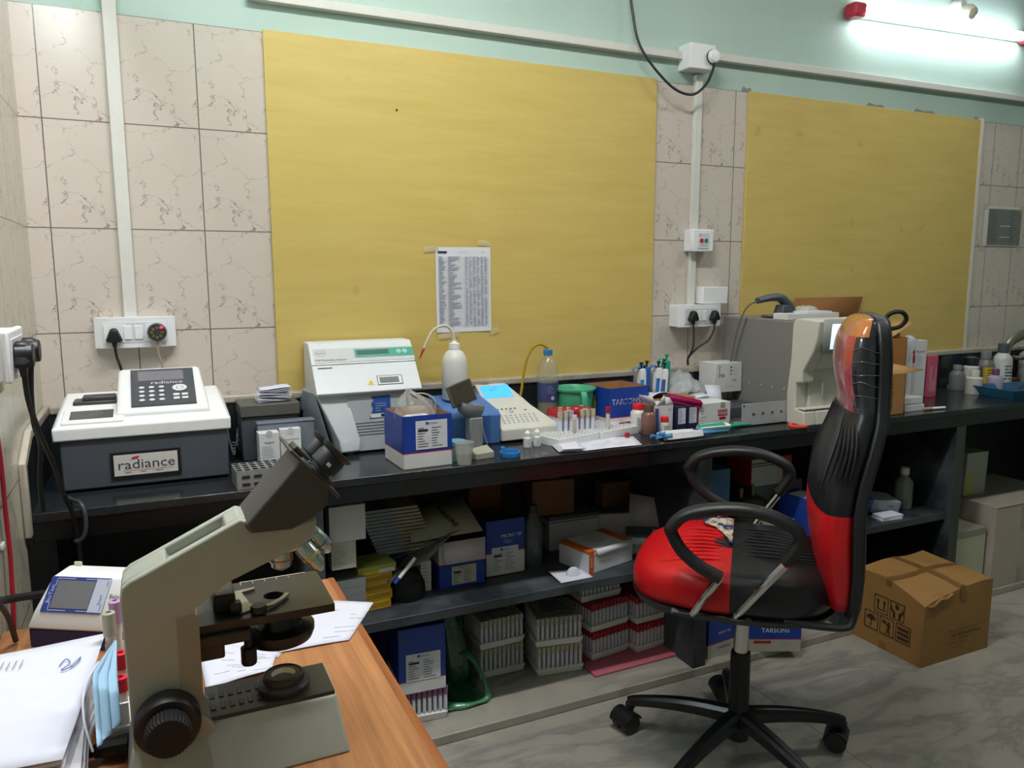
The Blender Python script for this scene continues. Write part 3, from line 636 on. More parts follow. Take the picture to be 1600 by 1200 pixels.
def loose_sheet(label, pts, z, marks=8, seed=2, curl=.004):
    b = MB(); a, b2, c, d = [Vector((*p, 0)) for p in pts]
    def f(u, v):
        p = (a.lerp(b2, u)).lerp(d.lerp(c, u), v); return (p.x, p.y, z+curl*math.sin(u*PI)*math.sin(v*3+1)**2+.0004)
    b.grid(10, 10, f); R = random.Random(seed)
    for k in range(marks):
        u, v = .15+.7*R.random(), .12+.76*k/marks; p = Vector(f(u, v)); q = Vector(f(min(1, u+.25*R.random()+.05), v)); n = Vector(f(u, v+.006))
        b.add([p+Vector((0, 0, .0004)), q+Vector((0, 0, .0004)), q+(n-p)+Vector((0, 0, .0004)), n+Vector((0, 0, .0004))], [(0, 1, 2, 3)], 1)
    o = b.o('report_sheet', [PAPER, INKG], solid=.0003); return tag(o, label, 'paper')
loose_sheet('white sheet lying at the back right corner of the table, jutting over its edge', [(.47, -1.20), (.60, -1.205), (.685, -1.06), (.55, -.985)], .7515, 7, 5, .002)
loose_sheet('white printed sheet lying on the table behind the microscope base', [(.345, -1.285), (.452, -1.262), (.468, -1.205), (.34, -1.09)], .7535, 14, 6)
loose_sheet('second white sheet under the microscope stage beyond the printed one', [(.35, -1.16), (.47, -1.215), (.52, -1.12), (.42, -1.07)], .7505, 5, 7, .002)
# ================================================================ on the counter (top at z = .87)
CT = .8705
def label_geo(b, M, w_, h, seed, face=1, ink=2, n=9, cols=2, head=None, blue=None):
    b.quad(M, w_, h, face, .0006)
    b.lines(M @ TR(0, -h*.08, .0008), w_*.88, h*.72, n, ink, seed, .42, cols)
    b.add([(-w_*.42, h*.12, .0012), (-w_*.12, h*.12, .0012), (-w_*.12, h*.2, .0012), (-w_*.42, h*.2, .0012)], [(0, 1, 2, 3)], ink, M)
    if head: b.text(head, h*.13, M @ TR(.0, h*.40, .0012), blue if blue is not None else ink)
    if blue is not None: b.cyl((-w_*.14, h*.40, .0008), h*.05, .0004, 'z', 14, blue, M=M)
    return b
LBL = [mat('label_white', '#d7d9e3', .55), INK, mat('label_blue', '#2456a8', .5)]
# ---- biochemistry analyser 'radiance'
t = thing('biochemistry_analyser', 'grey and white biochemistry analyser with a tilted keypad panel and radiance badge', 'analyser', (.267, -.335, CT))
RG = mat('radiance_grey', '#4b4f57', .42, var=.04, bump=.03, bscale=300)
MB().box(-.2, .205, .0, .29, .006, .14).o('body', RG, t, bevel=.004)
b = MB()
for x in (-.18, .18):
    for y in (.02, .27): b.cyl((x, y, 0), .012, .008, 'z', 14)
for x in (-.18, .18):
    for y in (.02, .27): MB().cyl((x, y, 0), .012, .007, 'z', 14).o('foot', BLACKR, t)
b = MB().loft([[(-.214, -.008, .138), (.214, -.008, .138), (.214, .30, .138), (-.214, .30, .138)], [(-.214, -.008, .170), (.214, -.008, .170), (.214, .30, .20), (-.214, .30, .20)], [(-.205, .0, .176), (.205, .0, .176), (.200, .292, .222), (-.200, .292, .222)]]).o('cover', WHITE, t, bevel=.004, seg=3)
sl = math.atan2(.046, .292)
Mt = TR(-.125, .075, .190) @ RX(sl)
b = MB().box(-.07, .075, -.07, .04, -.004, .004, 0, Mt); b.o('sample_frame', WHITE, t, bevel=.003)
b = MB().box(-.052, .05, -.045, .022, .004, .0052, 0, Mt); b.lines(Mt @ TR(.02, -.01, .0056), .05, .05, 7, 1, 3, .2); b.o('sample_lid', [mat('smoky_panel', '#4c4e50', .25), INKG], t)
MB().box(-.178, -.07, .168, .25, .200, .213, 0).box(-.155, -.072, .178, .232, .212, .224).o('printer_lid', mat('printer_dark', '#3c3c3d', .4), t, bevel=.003)
kp = math.atan2(.125, .17)
Mk = TR(.055, .115, .246) @ RX(math.radians(38))
b = MB().loft([[(-.070, .045, .178), (.166, .045, .178), (.160, .27, .205), (-.066, .27, .205)], [(-.068, .043, .192), (.165, .043, .192), (.152, .222, .286), (-.062, .222, .286)], [(-.056, .049, .199), (.153, .049, .199), (.143, .216, .292), (-.053, .216, .292)]])
ko = b.o('keypad_housing', WHITE, t, bevel=.004, seg=3)
pa = math.atan2(.093, .167); Mk = TR(.049, .1325, .2462) @ RX(pa)
b = MB().box(-.080, .084, -.085, .083, -.004, .004, 0, Mk)
b.quad(Mk @ TR(-.002, .05, 0), .118, .046, 3, .0046).text('radiance', .019, Mk @ TR(.012, .0165, .0046), 1, sx=1.3)
for i in range(3):
    for j in range(4): b.cyl((-.053+.025*i, -.004-.019*j, .0042), .0072, .0012, 'z', 16, 1, M=Mk @ Matrix.Diagonal((1, .62, 1, 1)) @ TR(0, (-.004-.019*j)*.62, 0))
b.lathe([(.019, .0042), (.019, .0054), (.0095, .0054), (.0095, .0042), (.019, .0042)], (0, 0, 0), 28, 1, M=Mk @ TR(.044, -.012, 0) @ Matrix.Diagonal((1, .8, 1, 1))).lathe([(.0075, .0042), (.0075, .0056), (.0, .0056)], (0, 0, 0), 20, 1, M=Mk @ TR(.044, -.012, 0) @ Matrix.Diagonal((1, .8, 1, 1)))
for i in range(2):
    for j in range(2): b.box(.026+.022*i, .042+.022*i, -.048-.016*j, -.039-.016*j, .0042, .0054, 1, Mk)
b.o('keypad', [mat('keypad_grey', '#45484e', .4), mat('key_white', '#d9dadd', .5), INK, mat('lcd_off', '#77747c', .25)], t, smooth=30)
b = MB(); Mb = FRONT(.0, -.0005, .061)
b.box(-.088, .082, -.036, .036, 0, .003, 2, Mb).box(-.080, .074, -.027, .029, .003, .0042, 0, Mb)
b.text('radiance', .036, Mb @ TR(-.002, .001, .0046), 1, sx=1.15)
b.add([(-.040, .016, .0048), (-.024, .016, .0048), (-.018, .024, .0048), (-.034, .022, .0048)], [(0, 1, 2, 3)], 3, Mb)
b.box(-.058, .062, -.0145, -.0138, .0042, .0046, 3, Mb).lines(Mb @ TR(0, -.019, .0044), .11, .003, 1, 1, 4, .8, 3)
b.o('badge', [mat('badge_silver', '#cfcdc9', .4), mat('badge_text', '#3b3c42', .5), BLACKP, mat('badge_red', '#c0283a', .5)], t)
# ---- power adapters behind the grey box
t = thing('power_unit', 'dark grey power unit with the slips of paper lying on it', 'power unit', (.61, -.16, CT))
MB().box(-.085, .085, -.005, .125, 0, .135).box(-.088, .088, -.012, .127, .135, .172, 1).o('case', [DGREY, mat('unit_lid', '#55544f', .5, var=.1)], t, bevel=.003)
t = thing('modem_box', 'blue-grey metal box in front of the darker power unit', 'box', (.65, -.185, CT)); MB().box(-.085, .08, -.03, .01, 0, .118).box(-.087, .082, -.032, .01, .118, .124).o('case', mat('bluegrey_box', '#6d7680', .4), t, bevel=.002)
R = random.Random(3)
for k, (dz, dx, rz, lab) in enumerate(((0, -.004, .1, 'lowest'), (.012, .006, -.06, 'second'), (.022, -.002, .04, 'third'), (.034, .004, -.03, 'topmost'))):
    b = MB()
    for q in range(3): b.grid(6, 4, lambda u, v, q=q: ((u-.5)*.092, (v-.5)*.062, q*.003+.003*math.sin(u*3+q+k)+.002*v), 0, RZ(rz+.03*q))
    b.lines(TR(0, -.012, .0135) @ RZ(rz), .06, .004, 1, 1, 3)
    o = b.o('paper_slip', [PAPER, INKG], solid=.0008); o.location = (.627+dx, -.118, 1.0445+dz)
    tag(o, '%s white slip in the small pile on the dark grey power unit' % lab, 'paper')
def carton(name, label, loc, w_, d, h, rz=0, mats=None, cat='box', bevel=.0012, group=None):
    t = thing(name, label, cat, loc, rz, group); MB().box(-w_/2, w_/2, -d/2, d/2, 0, h).o('carton', mats or CARD, t, bevel=bevel); return t
for x, wd, s_, lab, txt in ((.591, .058, 5, 'white reagent carton, left of the two before the blue-grey metal box', 'Reagent'), (.655, .06, 9, 'white reagent carton, right of the two before the blue-grey metal box', 'Sodium Electrode')):
    t = carton('reagent_carton', lab, (x, -.235+.02*(x > .6), CT), wd, .05, .10+.004*(x > .6), .03)
    b = MB(); M = FRONT(0, -.0255, .05); b.text(txt, .0085 if x < .6 else .0065, M @ TR(0, .022, .0006), 0).lines(M @ TR(0, -.012, .0006), .046, .05, 8, 0, s_, .3); b.o('print', INK, t)
    MB().cyl((0, -.0258, .097), .010, .0006, 'y', 20).o('thumb_notch', mat('card_shade', '#bfc0c2', .7), t)
# metal tube block
t = thing('tube_block', 'pale metal tube holder block with rows of holes, partly behind the microscope head', 'rack', (.475, -.495, CT), math.radians(2))
b = MB(); W_, D_, H_ = .16, .095, .052
def plate_holes(b, x0, y0, nx, ny, dx, dy, r, z, mi=0, M=None, mi2=1, rect=False):
    # plate made of cells, each with a round opening
    for i in range(nx):
        for j in range(ny):
            cx_, cy_ = x0+(i+.5)*dx, y0+(j+.5)*dy; n = 12
            ins = [(cx_+r*math.cos(2*PI*k/n+PI/4), cy_+r*math.sin(2*PI*k/n+PI/4), z) for k in range(n)]
            out = []
            for k in range(n):
                a = 2*PI*k/n+PI/4; c, s_ = math.cos(a), math.sin(a); q = 1/max(abs(c), abs(s_)); out.append((cx_+dx/2*c*q, cy_+dy/2*s_*q, z))
            b.add(ins+out, [(k, (k+1) % n, n+(k+1) % n, n+k) for k in range(n)], mi, M)
            b.add(ins+[(p[0], p[1], z-.012) for p in ins], [(k, (k+1) % n, n+(k+1) % n, n+k) for k in range(n)], mi2, M)
            b.add([(p[0], p[1], z-.0118) for p in ins], [tuple(range(n))], mi2, M)
plate_holes(b, 0, 0, 8, 4, W_/8, D_/4, .0085, H_)
b.box(0, W_, 0, D_, 0, .003)
b.o('block', [mat('block_alu', '#9fa2a4', .35, metal=.5), INK], t)
b = MB().box(0, W_, 0, .0015, 0, H_-.0005).box(0, .0015, 0, D_, 0, H_-.0005).box(W_-.0015, W_, 0, D_, 0, H_-.0005).box(0, W_, D_-.0015, D_, 0, H_-.0005)
b.o('side_plate', MATS['block_alu'], t)
b = MB()
for i in range(5): b.box(.014+.03*i, .034+.03*i, -.0012, 0, .03, .038).box(.014+.03*i, .034+.03*i, -.0012, 0, .010, .018)
b.o('slot_row', INK, t, kind=None)
# folded white paper with blue print
b = MB().prism([(0, 0), (.085, 0), (.088, .03), (.05, .046), (.0, .036)], 0, .05, 'y'); b.box(.022, .030, -.0006, 0, .008, .022, 1)
o = b.o('folded_carton', [CARD, LBL[2]], bevel=.001); o.location = (.675, -.30, CT); tag(o, 'small crushed white carton between the microscope eyepieces and the electrolyte analyser', 'box')
# ---- electrolyte analyser
t = thing('electrolyte_analyser', 'white electrolyte analyser with a green display strip and sloping front', 'analyser', (.74, -.06, CT))
# sloped hood profile in (y,z)
HB = mat('hood_white', '#d9dfe4', .4, var=.02, bump=.02, bscale=300); BODYG = mat('ise_body', '#b9bfc4', .45, var=.03); SIDEG = mat('ise_side', '#9ba4b0', .4)
b = MB().prism([(-.165, .198), (-.158, .19), (.035, .19), (.035, .345), (-.042, .345), (-.048, .343)], 0, .335, 'x'); b.o('hood', HB, t, bevel=.003, seg=3)
b = MB().box(.095, .285, -.150, .035, .006, .193); b.o('body', BODYG, t, bevel=.003)
MB().box(.285, .322, -.100, .035, .006, .193).o('dark_side', mat('ise_dark', '#2a2f38', .35), t)
b = MB().prism([(-.170, .0), (-.155, .0), (-.02, .006), (.0, .195), (-.150, .195), (-.172, .045), (-.176, .012)], .012, .092, 'x')
b = MB(); b.loft([[(.0, -.140, .198), (.095, -.140, .198), (.095, -.02, .198), (.0, -.02, .198)], [(.062, -.178, .05), (.128, -.170, .05), (.128, -.03, .05), (.05, -.03, .05)], [(.066, -.176, .012), (.128, -.168, .012), (.128, -.03, .012), (.06, -.03, .012)]]).o('reagent_door', HB, t, bevel=.005, seg=4)
b = MB().loft([[(-.018, -.0, .006), (.05, -.13, .006), (.06, -.05, .006), (.02, .03, .006)], [(-.02, -.02, .20), (.0, -.125, .20), (.012, -.05, .20), (.0, .035, .20)]]); b.o('side_pack', SIDEG, t, bevel=.006, seg=3)
MB().box(-.024, -.016, -.025, .0, .13, .175).o('side_grip', mat('grip_dark', '#5b6470', .5), t, bevel=.002)
for k, zz in enumerate((.098, .089, .080, .071, .062)): pass
b = MB()
for k in range(5): b.box(.10, .285, -.1512, -.1498, .058+.0095*k, .0605+.0095*k)
b.o('vent_lines', mat('vent_shadow', '#6c7379', .5), t)
sa = math.atan2(.145, .117); Mh = TR(.1675, -.1065, .2705) @ RX(sa)    # hood slope plane
b = MB().quad(Mh @ TR(.005, .046, 0), .325, .052, 0, .0012).quad(Mh @ TR(.07, .050, 0), .195, .033, 1, .0016).quad(Mh @ TR(.032, .052, 0), .105, .017, 2, .002)
for x in (.118, .138): b.cyl((x, .052, .0016), .0085, .0008, 'z', 20, 3, M=Mh)
b.text('9180 Electrolyte Analyzer', .0095, Mh @ TR(-.105, .029, .0018), 4, sx=1.0)
b.lathe([(.017, 0), (.0162, 0)], (0, 0, 0), 28, 4, caps=False, M=Mh @ TR(-.135, .055, .0018) @ Matrix.Diagonal((1, .62, 1, 1))).text('Roche', .009, Mh @ TR(-.135, .055, .0019), 4)
b.o('display_panel', [mat('panel_grey', '#c3c7c8', .4), mat('teal', '#3f9c8a', .4), mat('lcd_green', '#3e5f55', .25), mat('teal_button', '#8fd0c2', .4), INK], t)
b = MB().quad(Mh @ TR(0, .012, 0), .335, .0016, 0, .0013).quad(Mh @ TR(-.128, .0, 0), .045, .003, 0, .0014); b.o('seam', INK, t)
b = MB().quad(Mh @ TR(.068, -.055, 0), .082, .034, 0, .0013).quad(Mh @ TR(.068, -.055, 0), .078, .030, 1, .0015).quad(Mh @ TR(.066, -.055, 0), .062, .021, 0, .0017).quad(Mh @ TR(.066, -.055, 0), .060, .019, 2, .002); b.o('window', [INK, HB, mat('window_grey', '#6d6f6f', .2)], t)
b = MB().add([(-.011, -.009, .0014), (.011, -.009, .0014), (0, .010, .0014)], [(0, 1, 2)], 0, Mh @ TR(.005, -.060, 0)).add([(-.002, -.004, .0016), (.0015, -.006, .0016), (.002, .004, .0016)], [(0, 1, 2)], 1, Mh @ TR(.005, -.060, 0)); b.o('warning_sign', [mat('warning_yellow', '#e3d23a', .5), INK], t)
b = MB(); Md = FRONT(.2, -.1502, .145)
pts = [(-.030, .035), (.032, .037), (.034, -.034), (-.036, -.036), (-.024, -.005), (-.030, .012), (-.022, .02)]
b.add([(x, y, .001) for x, y in pts], [tuple(range(7))], 0, Md).lines(Md @ TR(.006, .0, .0014), .045, .03, 4, 1, 2, .3).quad(Md @ TR(-.004, -.027, 0), .055, .013, 1, .0015).quad(Md @ TR(.008, -.027, 0), .014, .009, 2, .0018)
b.o('blue_sticker', [mat('sticker_blue', '#3157a3', .4), WHITE, mat('sticker_navy', '#1f2c50', .5)], t, label='torn blue sticker')
for x in (.08, .26): MB().cyl((x, -.06, 0), .01, .007, 'z', 12).o('foot', BLACKR, t)
MB().cyl((.1, -.15, 0), .012, .013, 'z', 12).o('foot', DGREY, t)
# ---- open blue cartons
def blue_open(name, label, loc, w_, d, h, rz, split=.35, inner=KRAFT, lid=False, redtop=True, th=.002):
    t = thing(name, label, 'box', loc, rz); b = MB()
    for (x0, x1, y0, y1) in ((-w_/2, w_/2, -d/2, -d/2+th), (-w_/2, w_/2, d/2-th, d/2), (-w_/2, -w_/2+th, -d/2, d/2), (w_/2-th, w_/2, -d/2, d/2)):
        b.box(x0, x1, y0, y1, h*split+.001, h, 0); b.box(x0, x1, y0, y1, 0, h*split-.002, 1); b.box(x0, x1, y0, y1, h*split-.002, h*split+.001, 2)
    b.box(-w_/2+th, w_/2-th, -d/2+th, -d/2+2*th, .002, h-.001, 3).box(-w_/2+th, w_/2-th, d/2-2*th, d/2-th, .002, h-.001, 3).box(-w_/2+th, -w_/2+2*th, -d/2+th, d/2-th, .002, h-.001, 3).box(w_/2-2*th, w_/2-th, -d/2+th, d/2-th, .002, h-.001, 3).box(-w_/2, w_/2, -d/2, d/2, 0, .002, 3)
    b.o('carton', [BLUEC, CARD, REDP, inner], t); return t
t = blue_open('tip_box', 'open blue and white tip carton holding a plastic bag at the counter edge', (1.005, -.385, CT), .152, .17, .156, math.radians(2), .30)
b = MB(); label_geo(b, FRONT(.012, -.0856, .098), .098, .085, 4, 0, 1, 8, 2, 'Tarsons', 2); b.o('printed_label', LBL, t)
b = MB().box(-.055, .02, -.07, -.02, .12, .152); b.o('tissue_wad', PAPER, t, bevel=.01, seg=3)
FILM = mat('clear_bag', '#dfe0dc', .15, alpha=.32, bump=.8, bscale=45, coat=.6)
b = MB(); R = random.Random(8)
rings = []
for k, (z, rx, ry, cx_) in enumerate(((.08, .06, .06, 0), (.15, .062, .062, -.005), (.18, .05, .045, -.005), (.20, .03, .03, -.012), (.215, .012, .012, -.02), (.222, .004, .004, -.02))):
    rings.append([(cx_+rx*math.cos(2*PI*i/20)*(1+.18*math.sin(i*2.3+k)), .0+ry*math.sin(2*PI*i/20)*(1+.15*math.cos(i*1.7+k)), z+.004*math.sin(i*3.1+k)) for i in range(20)])
b.loft(rings, caps=False); o = b.o('plastic_bag', FILM, smooth=180); o.location = (1.0, -.385, CT); tag(o, 'clear plastic bag with tubing bunched in the open blue carton at the counter edge', 'bag')
MB().tube([(-.02, -.02, .215), (.0, -.03, .20), (.04, -.02, .17), (.05, -.03, .13)], .0022, 6).tube([(-.02, -.02, .21), (.03, .0, .205), (.062, .0, .18), (.06, .01, .12)], .0022, 6).o('tubing', mat('clear_tube', '#d0d1cb', .25, alpha=.8), o)
# ---- chemistry meter (blue body, white keyboard)
MB1 = mat('meter_blue', '#4f77b5', .4, var=.04, bump=.03, bscale=250)
t = thing('semi_auto_analyser', 'blue and off-white chemistry analyser with a lit blue screen and sloping keyboard', 'analyser', (1.15, -.27, CT))
b = MB().prism([(0.005, .0), (.0, .10), (.02, .112), (.21, .145), (.21, .0)], -.0, .182, 'x'); b.o('blue_body', MB1, t, bevel=.005, seg=3)
MB().box(.085, .14, -.005, .001, .01, .1).o('front_channel', mat('meter_blue_dark', '#3a5f9c', .4), t)
b = MB().loft([[(.16, -.004, .012), (.398, -.004, .006), (.40, .235, .006), (.19, .235, .006)], [(.155, -.006, .045), (.396, -.006, .040), (.40, .235, .11), (.19, .235, .11)], [(.165, .005, .055), (.385, .005, .050), (.385, .10, .085), (.175, .10, .088)], [(.185, .225, .160), (.345, .225, .158), (.37, .14, .118), (.180, .105, .10)]][:3])
b = MB().prism([(-.006, .008), (-.006, .046), (.004, .055), (.13, .102), (.155, .122), (.222, .168), (.235, .168), (.235, .006)], .182, .395, 'x')
for v in b.v:
    if v.x > .3 and v.y > .06: v.x -= .10*(v.y-.06)/.17
b.o('white_body', mat('meter_white', '#d5d4cb', .42, var=.03), t, bevel=.004, seg=3)
a1 = math.atan2(.047, .126); a2 = math.atan2(.046, .067)
Ms2 = TR(.248, .1885, .1457) @ RX(a2); b = MB().quad(Ms2, .112, .064, 0, .001); b.o('screen', mat('screen_blue_lit', '#3f9cf5', .2, emis=.9, var=.02), t)
MB().text('11:30', .008, Ms2 @ TR(0, .02, .0015), 0).lines(Ms2 @ TR(0, .008, .0015), .05, .014, 2, 0, 3, .3).o('screen_text', mat('lcd_ink', '#8a5a9a', .5), t)
MB().quad(TR(.222, .228, .1684), .03, .008, 0, .0008).o('top_badge', INK, t)
Mkb = TR(.272, .067, .0788) @ RX(a1); b = MB()
for i in range(8):
    for j in range(4): b.cyl((-.065+.0175*i+.002*j, -.045+.0155*j, .0005), .0045, .001, 'z', 10, 0, M=Mkb)
for i in range(5): b.cyl((-.055+.0165*i, .045, .0005), .0042, .001, 'z', 10, 1, M=Mkb)
b.cyl((-.01, .028, .0005), .009, .001, 'z', 16, 0, M=Mkb).cyl((.045, .03, .0005), .0042, .001, 'z', 10, 1, M=Mkb)
b.o('keys', [mat('key_grey', '#b4b8bb', .5), mat('key_darkgrey', '#5e666e', .5)], t)
# ---- wash bottle on the blue body
t = thing('wash_bottle', 'white squeeze wash bottle with curved spout and red tip standing on the blue analyser', 'bottle', (1.222, -.13, 1.0095))
WB = mat('milky_plastic', '#dfe0db', .35, alpha=.93, var=.02)
b = MB().lathe([(.001, .0), (.041, 0), (.0435, .004), (.0435, .125), (.040, .142), (.030, .160), (.019, .168), (.019, .172)], seg=36).o('body', WB, t)
MB().lathe([(.001, .003), (.0405, .003), (.0405, .082), (.001, .082)], seg=30).o('liquid', mat('clear_liquid_grey', '#bfc1bb', .3), t)
MB().lathe([(.001, .168), (.0185, .168), (.0185, .19), (.010, .192), (.007, .198), (.001, .198)], seg=24).o('cap', WHITE, t)
b = MB().tube([(0, 0, .192), (-.004, 0, .22), (-.02, 0, .245), (-.045, 0, .250), (-.075, 0, .235), (-.098, -.002, .20), (-.112, -.004, .172)], lambda u: .0052-.0012*u, 10); b.o('spout', mat('spout_plastic', '#d9d4c0', .3, alpha=.9), t)
MB().cyl((0, 0, 0), .0048, .038, 'z', 12, r2=.0018, M=TR(-.109, -.0035, .178) @ RY(PI+.42)).o('red_tip', REDP, t)
# ---- phone on a funnel stand
t = thing('funnel_stand', 'grey sample funnel on a square post in front of the blue analyser', 'stand', (1.222, -.30, CT))
SG = mat('stand_grey', '#86898a', .45)
b = MB().box(-.022, .024, -.022, .022, 0, .105).o('post', SG, t, bevel=.004)
b = MB(); rings = []
for z, k, cx_ in ((.088, .25, .008), (.125, .9, -.002), (.142, 1.0, -.004), (.150, .98, -.004), (.148, .86, -.004), (.12, .5, 0)):
    rings.append([(cx_+k*.040*math.cos(2*PI*i/28)-(.016*k if math.cos(2*PI*i/28) < 0 else 0), k*.030*math.sin(2*PI*i/28), z+(.012*(-math.cos(2*PI*i/28)) if z > .14 else 0)) for i in range(28)])
b.loft(rings).o('funnel', SG, t, smooth=50)
MB().tube([(.012, -.032, .10), (.022, -.034, .05), (.034, -.036, .012)], .0016, 6, smooth=False).o('probe', STEEL, t)
t = thing('smartphone', 'dark smartphone with a reflective screen leaning on the grey funnel', 'phone', (1.187, -.315, 1.022)); t.rotation_euler = (math.radians(-12), math.radians(-15), math.radians(8))
b = MB().box(-.046, .046, -.004, .004, 0, .073); b.o('case', mat('phone_case', '#5b5348', .3), t, bevel=.0035, seg=4)
MB().box(-.039, .040, -.0052, -.004, .004, .069).o('screen', mat('phone_screen', '#40382e', .12, coat=1, var=.4, scale=25), t, bevel=.0004)  # the mottled brown is a reflection painted into the screen colour
# ---- small things at the edge
t = thing('plastic_cup', 'clear frosted plastic cup near the counter edge', 'cup', (1.118, -.478, CT))
b = MB().lathe([(.001, .001), (.021, .001), (.029, .066), (.030, .067), (.028, .067), (.020, .003), (.001, .003)], seg=30).o('cup', mat('frosted_clear', '#c9cfcb', .3, alpha=.5, coat=.3), t)
MB().lathe([(.001, .004), (.0205, .004), (.0245, .034), (.001, .034)], seg=26).o('liquid', mat('cup_liquid', '#b5bab6', .2, alpha=.5), t)
t = thing('specimen_jar', 'clear jar with a pale blue lid behind the frosted cup', 'jar', (1.118, -.415, CT))
MB().lathe([(.001, 0), (.026, 0), (.0265, .05)], seg=28).o('jar', mat('jar_clear', '#b9c9c9', .2, alpha=.5), t); MB().lathe([(.001, .048), (.028, .048), (.028, .060), (.001, .061)], seg=28).o('lid', mat('lid_paleblue', '#6db4d8', .4), t)
t = thing('empty_carton', 'small flattened grey card box beside the frosted cup', 'box', (1.195, -.425, CT), .12)
MB().box(-.03, .035, -.02, .025, 0, .018).add([(-.03, -.02, .018), (.035, -.018, .019), (.03, .02, .034), (-.028, .024, .026)], [(0, 1, 2, 3)]).o('carton', mat('grey_card', '#a3a193', .7), t, bevel=.001)
t = thing('screw_closure', 'blue screw cap lying upside down on the counter edge', 'cap', (1.284, -.445, CT))
MB().lathe([(.001, 0), (.031, 0), (.032, .004), (.032, .016), (.029, .016), (.029, .004), (.001, .003)], seg=36).o('rim', BLUEP, t); MB().box(-.020, -.004, .028, .034, .014, .026).o('tab', BLUEP, t, bevel=.003)
for x, y, lab in ((1.389, -.352, 'small white-capped vial in front of the off-white keyboard, left of two'), (1.426, -.348, 'small white-capped vial in front of the off-white keyboard, right of two')):
    t = thing('reagent_vial', lab, 'vial', (x, y, CT))
    MB().lathe([(.001, 0), (.013, 0), (.0135, .003), (.0135, .030), (.009, .036)], seg=22).o('body', mat('vial_white', '#d8d9d6', .3), t)
    MB().lathe([(.001, .034), (.0105, .034), (.0105, .047), (.008, .049), (.004, .055), (.001, .055)], seg=20).o('cap', WHITE, t)
    MB().lathe([(.0137, .006), (.0137, .026)], seg=22, caps=False).lines(FRONT(0, -.0139, .016), .012, .014, 4, 1, 3, .4).o('label', [mat('label_white', '#d7d9e3'), INKG], t)
# PET bottle with yellow tube
t = thing('water_bottle', 'clear PET bottle with a blue cap and purple label against the backsplash', 'bottle', (1.592, -.105, CT))
PET = mat('clear_pet', '#b9b6a2', .08, alpha=.38, coat=1, bump=.15, bscale=30)
b = MB().lathe([(.001, 0), (.034, 0), (.038, .006), (.038, .09), (.036, .10), (.0385, .11), (.0385, .175), (.040, .18), (.040, .20), (.036, .225), (.026, .248), (.0135, .265), (.0135, .275)], seg=36).o('body', PET, t)
MB().lathe([(.0388, .105), (.0388, .172)], seg=36, caps=False).lines(FRONT(0, -.0392, .148), .045, .03, 4, 1, 3, .3).cyl((0, -.0392, .117), .007, .0008, 'y', 14, 1).o('label', [mat('label_purple', '#3b4479', .4, alpha=.85), mat('label_print', '#a9aed0', .5)], t)
MB().lathe([(.001, .270), (.0165, .270), (.0165, .288), (.015, .290), (.001, .290)], seg=24).o('cap', mat('cap_blue', '#2f78b8', .4), t)
b = MB().tube([(.0, 0, .291), (-.012, 0, .302), (-.035, -.002, .310), (-.065, -.004, .298), (-.088, -.006, .26), (-.10, -.006, .21), (-.11, .0, .13), (-.12, .03, .06)], .0048, 8); o = b.o('drain_tube', mat('yellow_tube', '#a88c22', .35)); o.location = (1.592, -.105, CT); tag(o, 'yellowish plastic tube looping from the blue cap of the PET bottle down behind the keyboard', 'tube')
# green mug
t = thing('plastic_mug', 'translucent green plastic mug between the PET bottle and the blue carton', 'mug', (1.693, -.125, CT))
GM = mat('mug_green', '#4fae86', .35, alpha=.92, var=.05, bump=.04)
b = MB().lathe([(.001, .002), (.058, .002), (.060, .008), (.069, .135), (.077, .140), (.078, .148), (.074, .150), (.067, .142), (.057, .010), (.001, .008)], seg=40); b.o('body', GM, t, smooth=50)
b = MB().tube([(-.006, -.074, .14), (-.008, -.088, .12), (-.008, -.09, .07), (-.004, -.074, .035)], (.012, .006), 10, flat=(1, 0, 0)); b.o('handle', GM, t)
MB().quad(FRONT(.058, -.052, .11, .75), .012, .018, 0).o('small_sticker', INK, t)
# tarsons blue open box
t = blue_open('tip_box', 'open blue TARSONS carton with a yellow sticker against the backsplash', (1.862, -.135, CT+.0), .182, .17, .150, math.radians(4), .28)
b = MB().text('TARSONS', .030, FRONT(-.012, -.0856, .098), 0, extr=0); b.o('lettering', WHITE, t)
b = MB().text('TARSONS', .030, FRONT(-.012, -.0862, .098) @ Matrix.Diagonal((.93, .78, 1, 1)), 0); b.o('lettering_fill', BLUEC, t)
b = MB().quad(LEFT(-.0916, .02, .088), .05, .055, 0, 0).lines(LEFT(-.092, .02, .088), .04, .04, 6, 1, 2, .3); b.o('yellow_sticker', [mat('sticker_yellow', '#d5d93c', .5), INKG], t, label='yellow sticker')
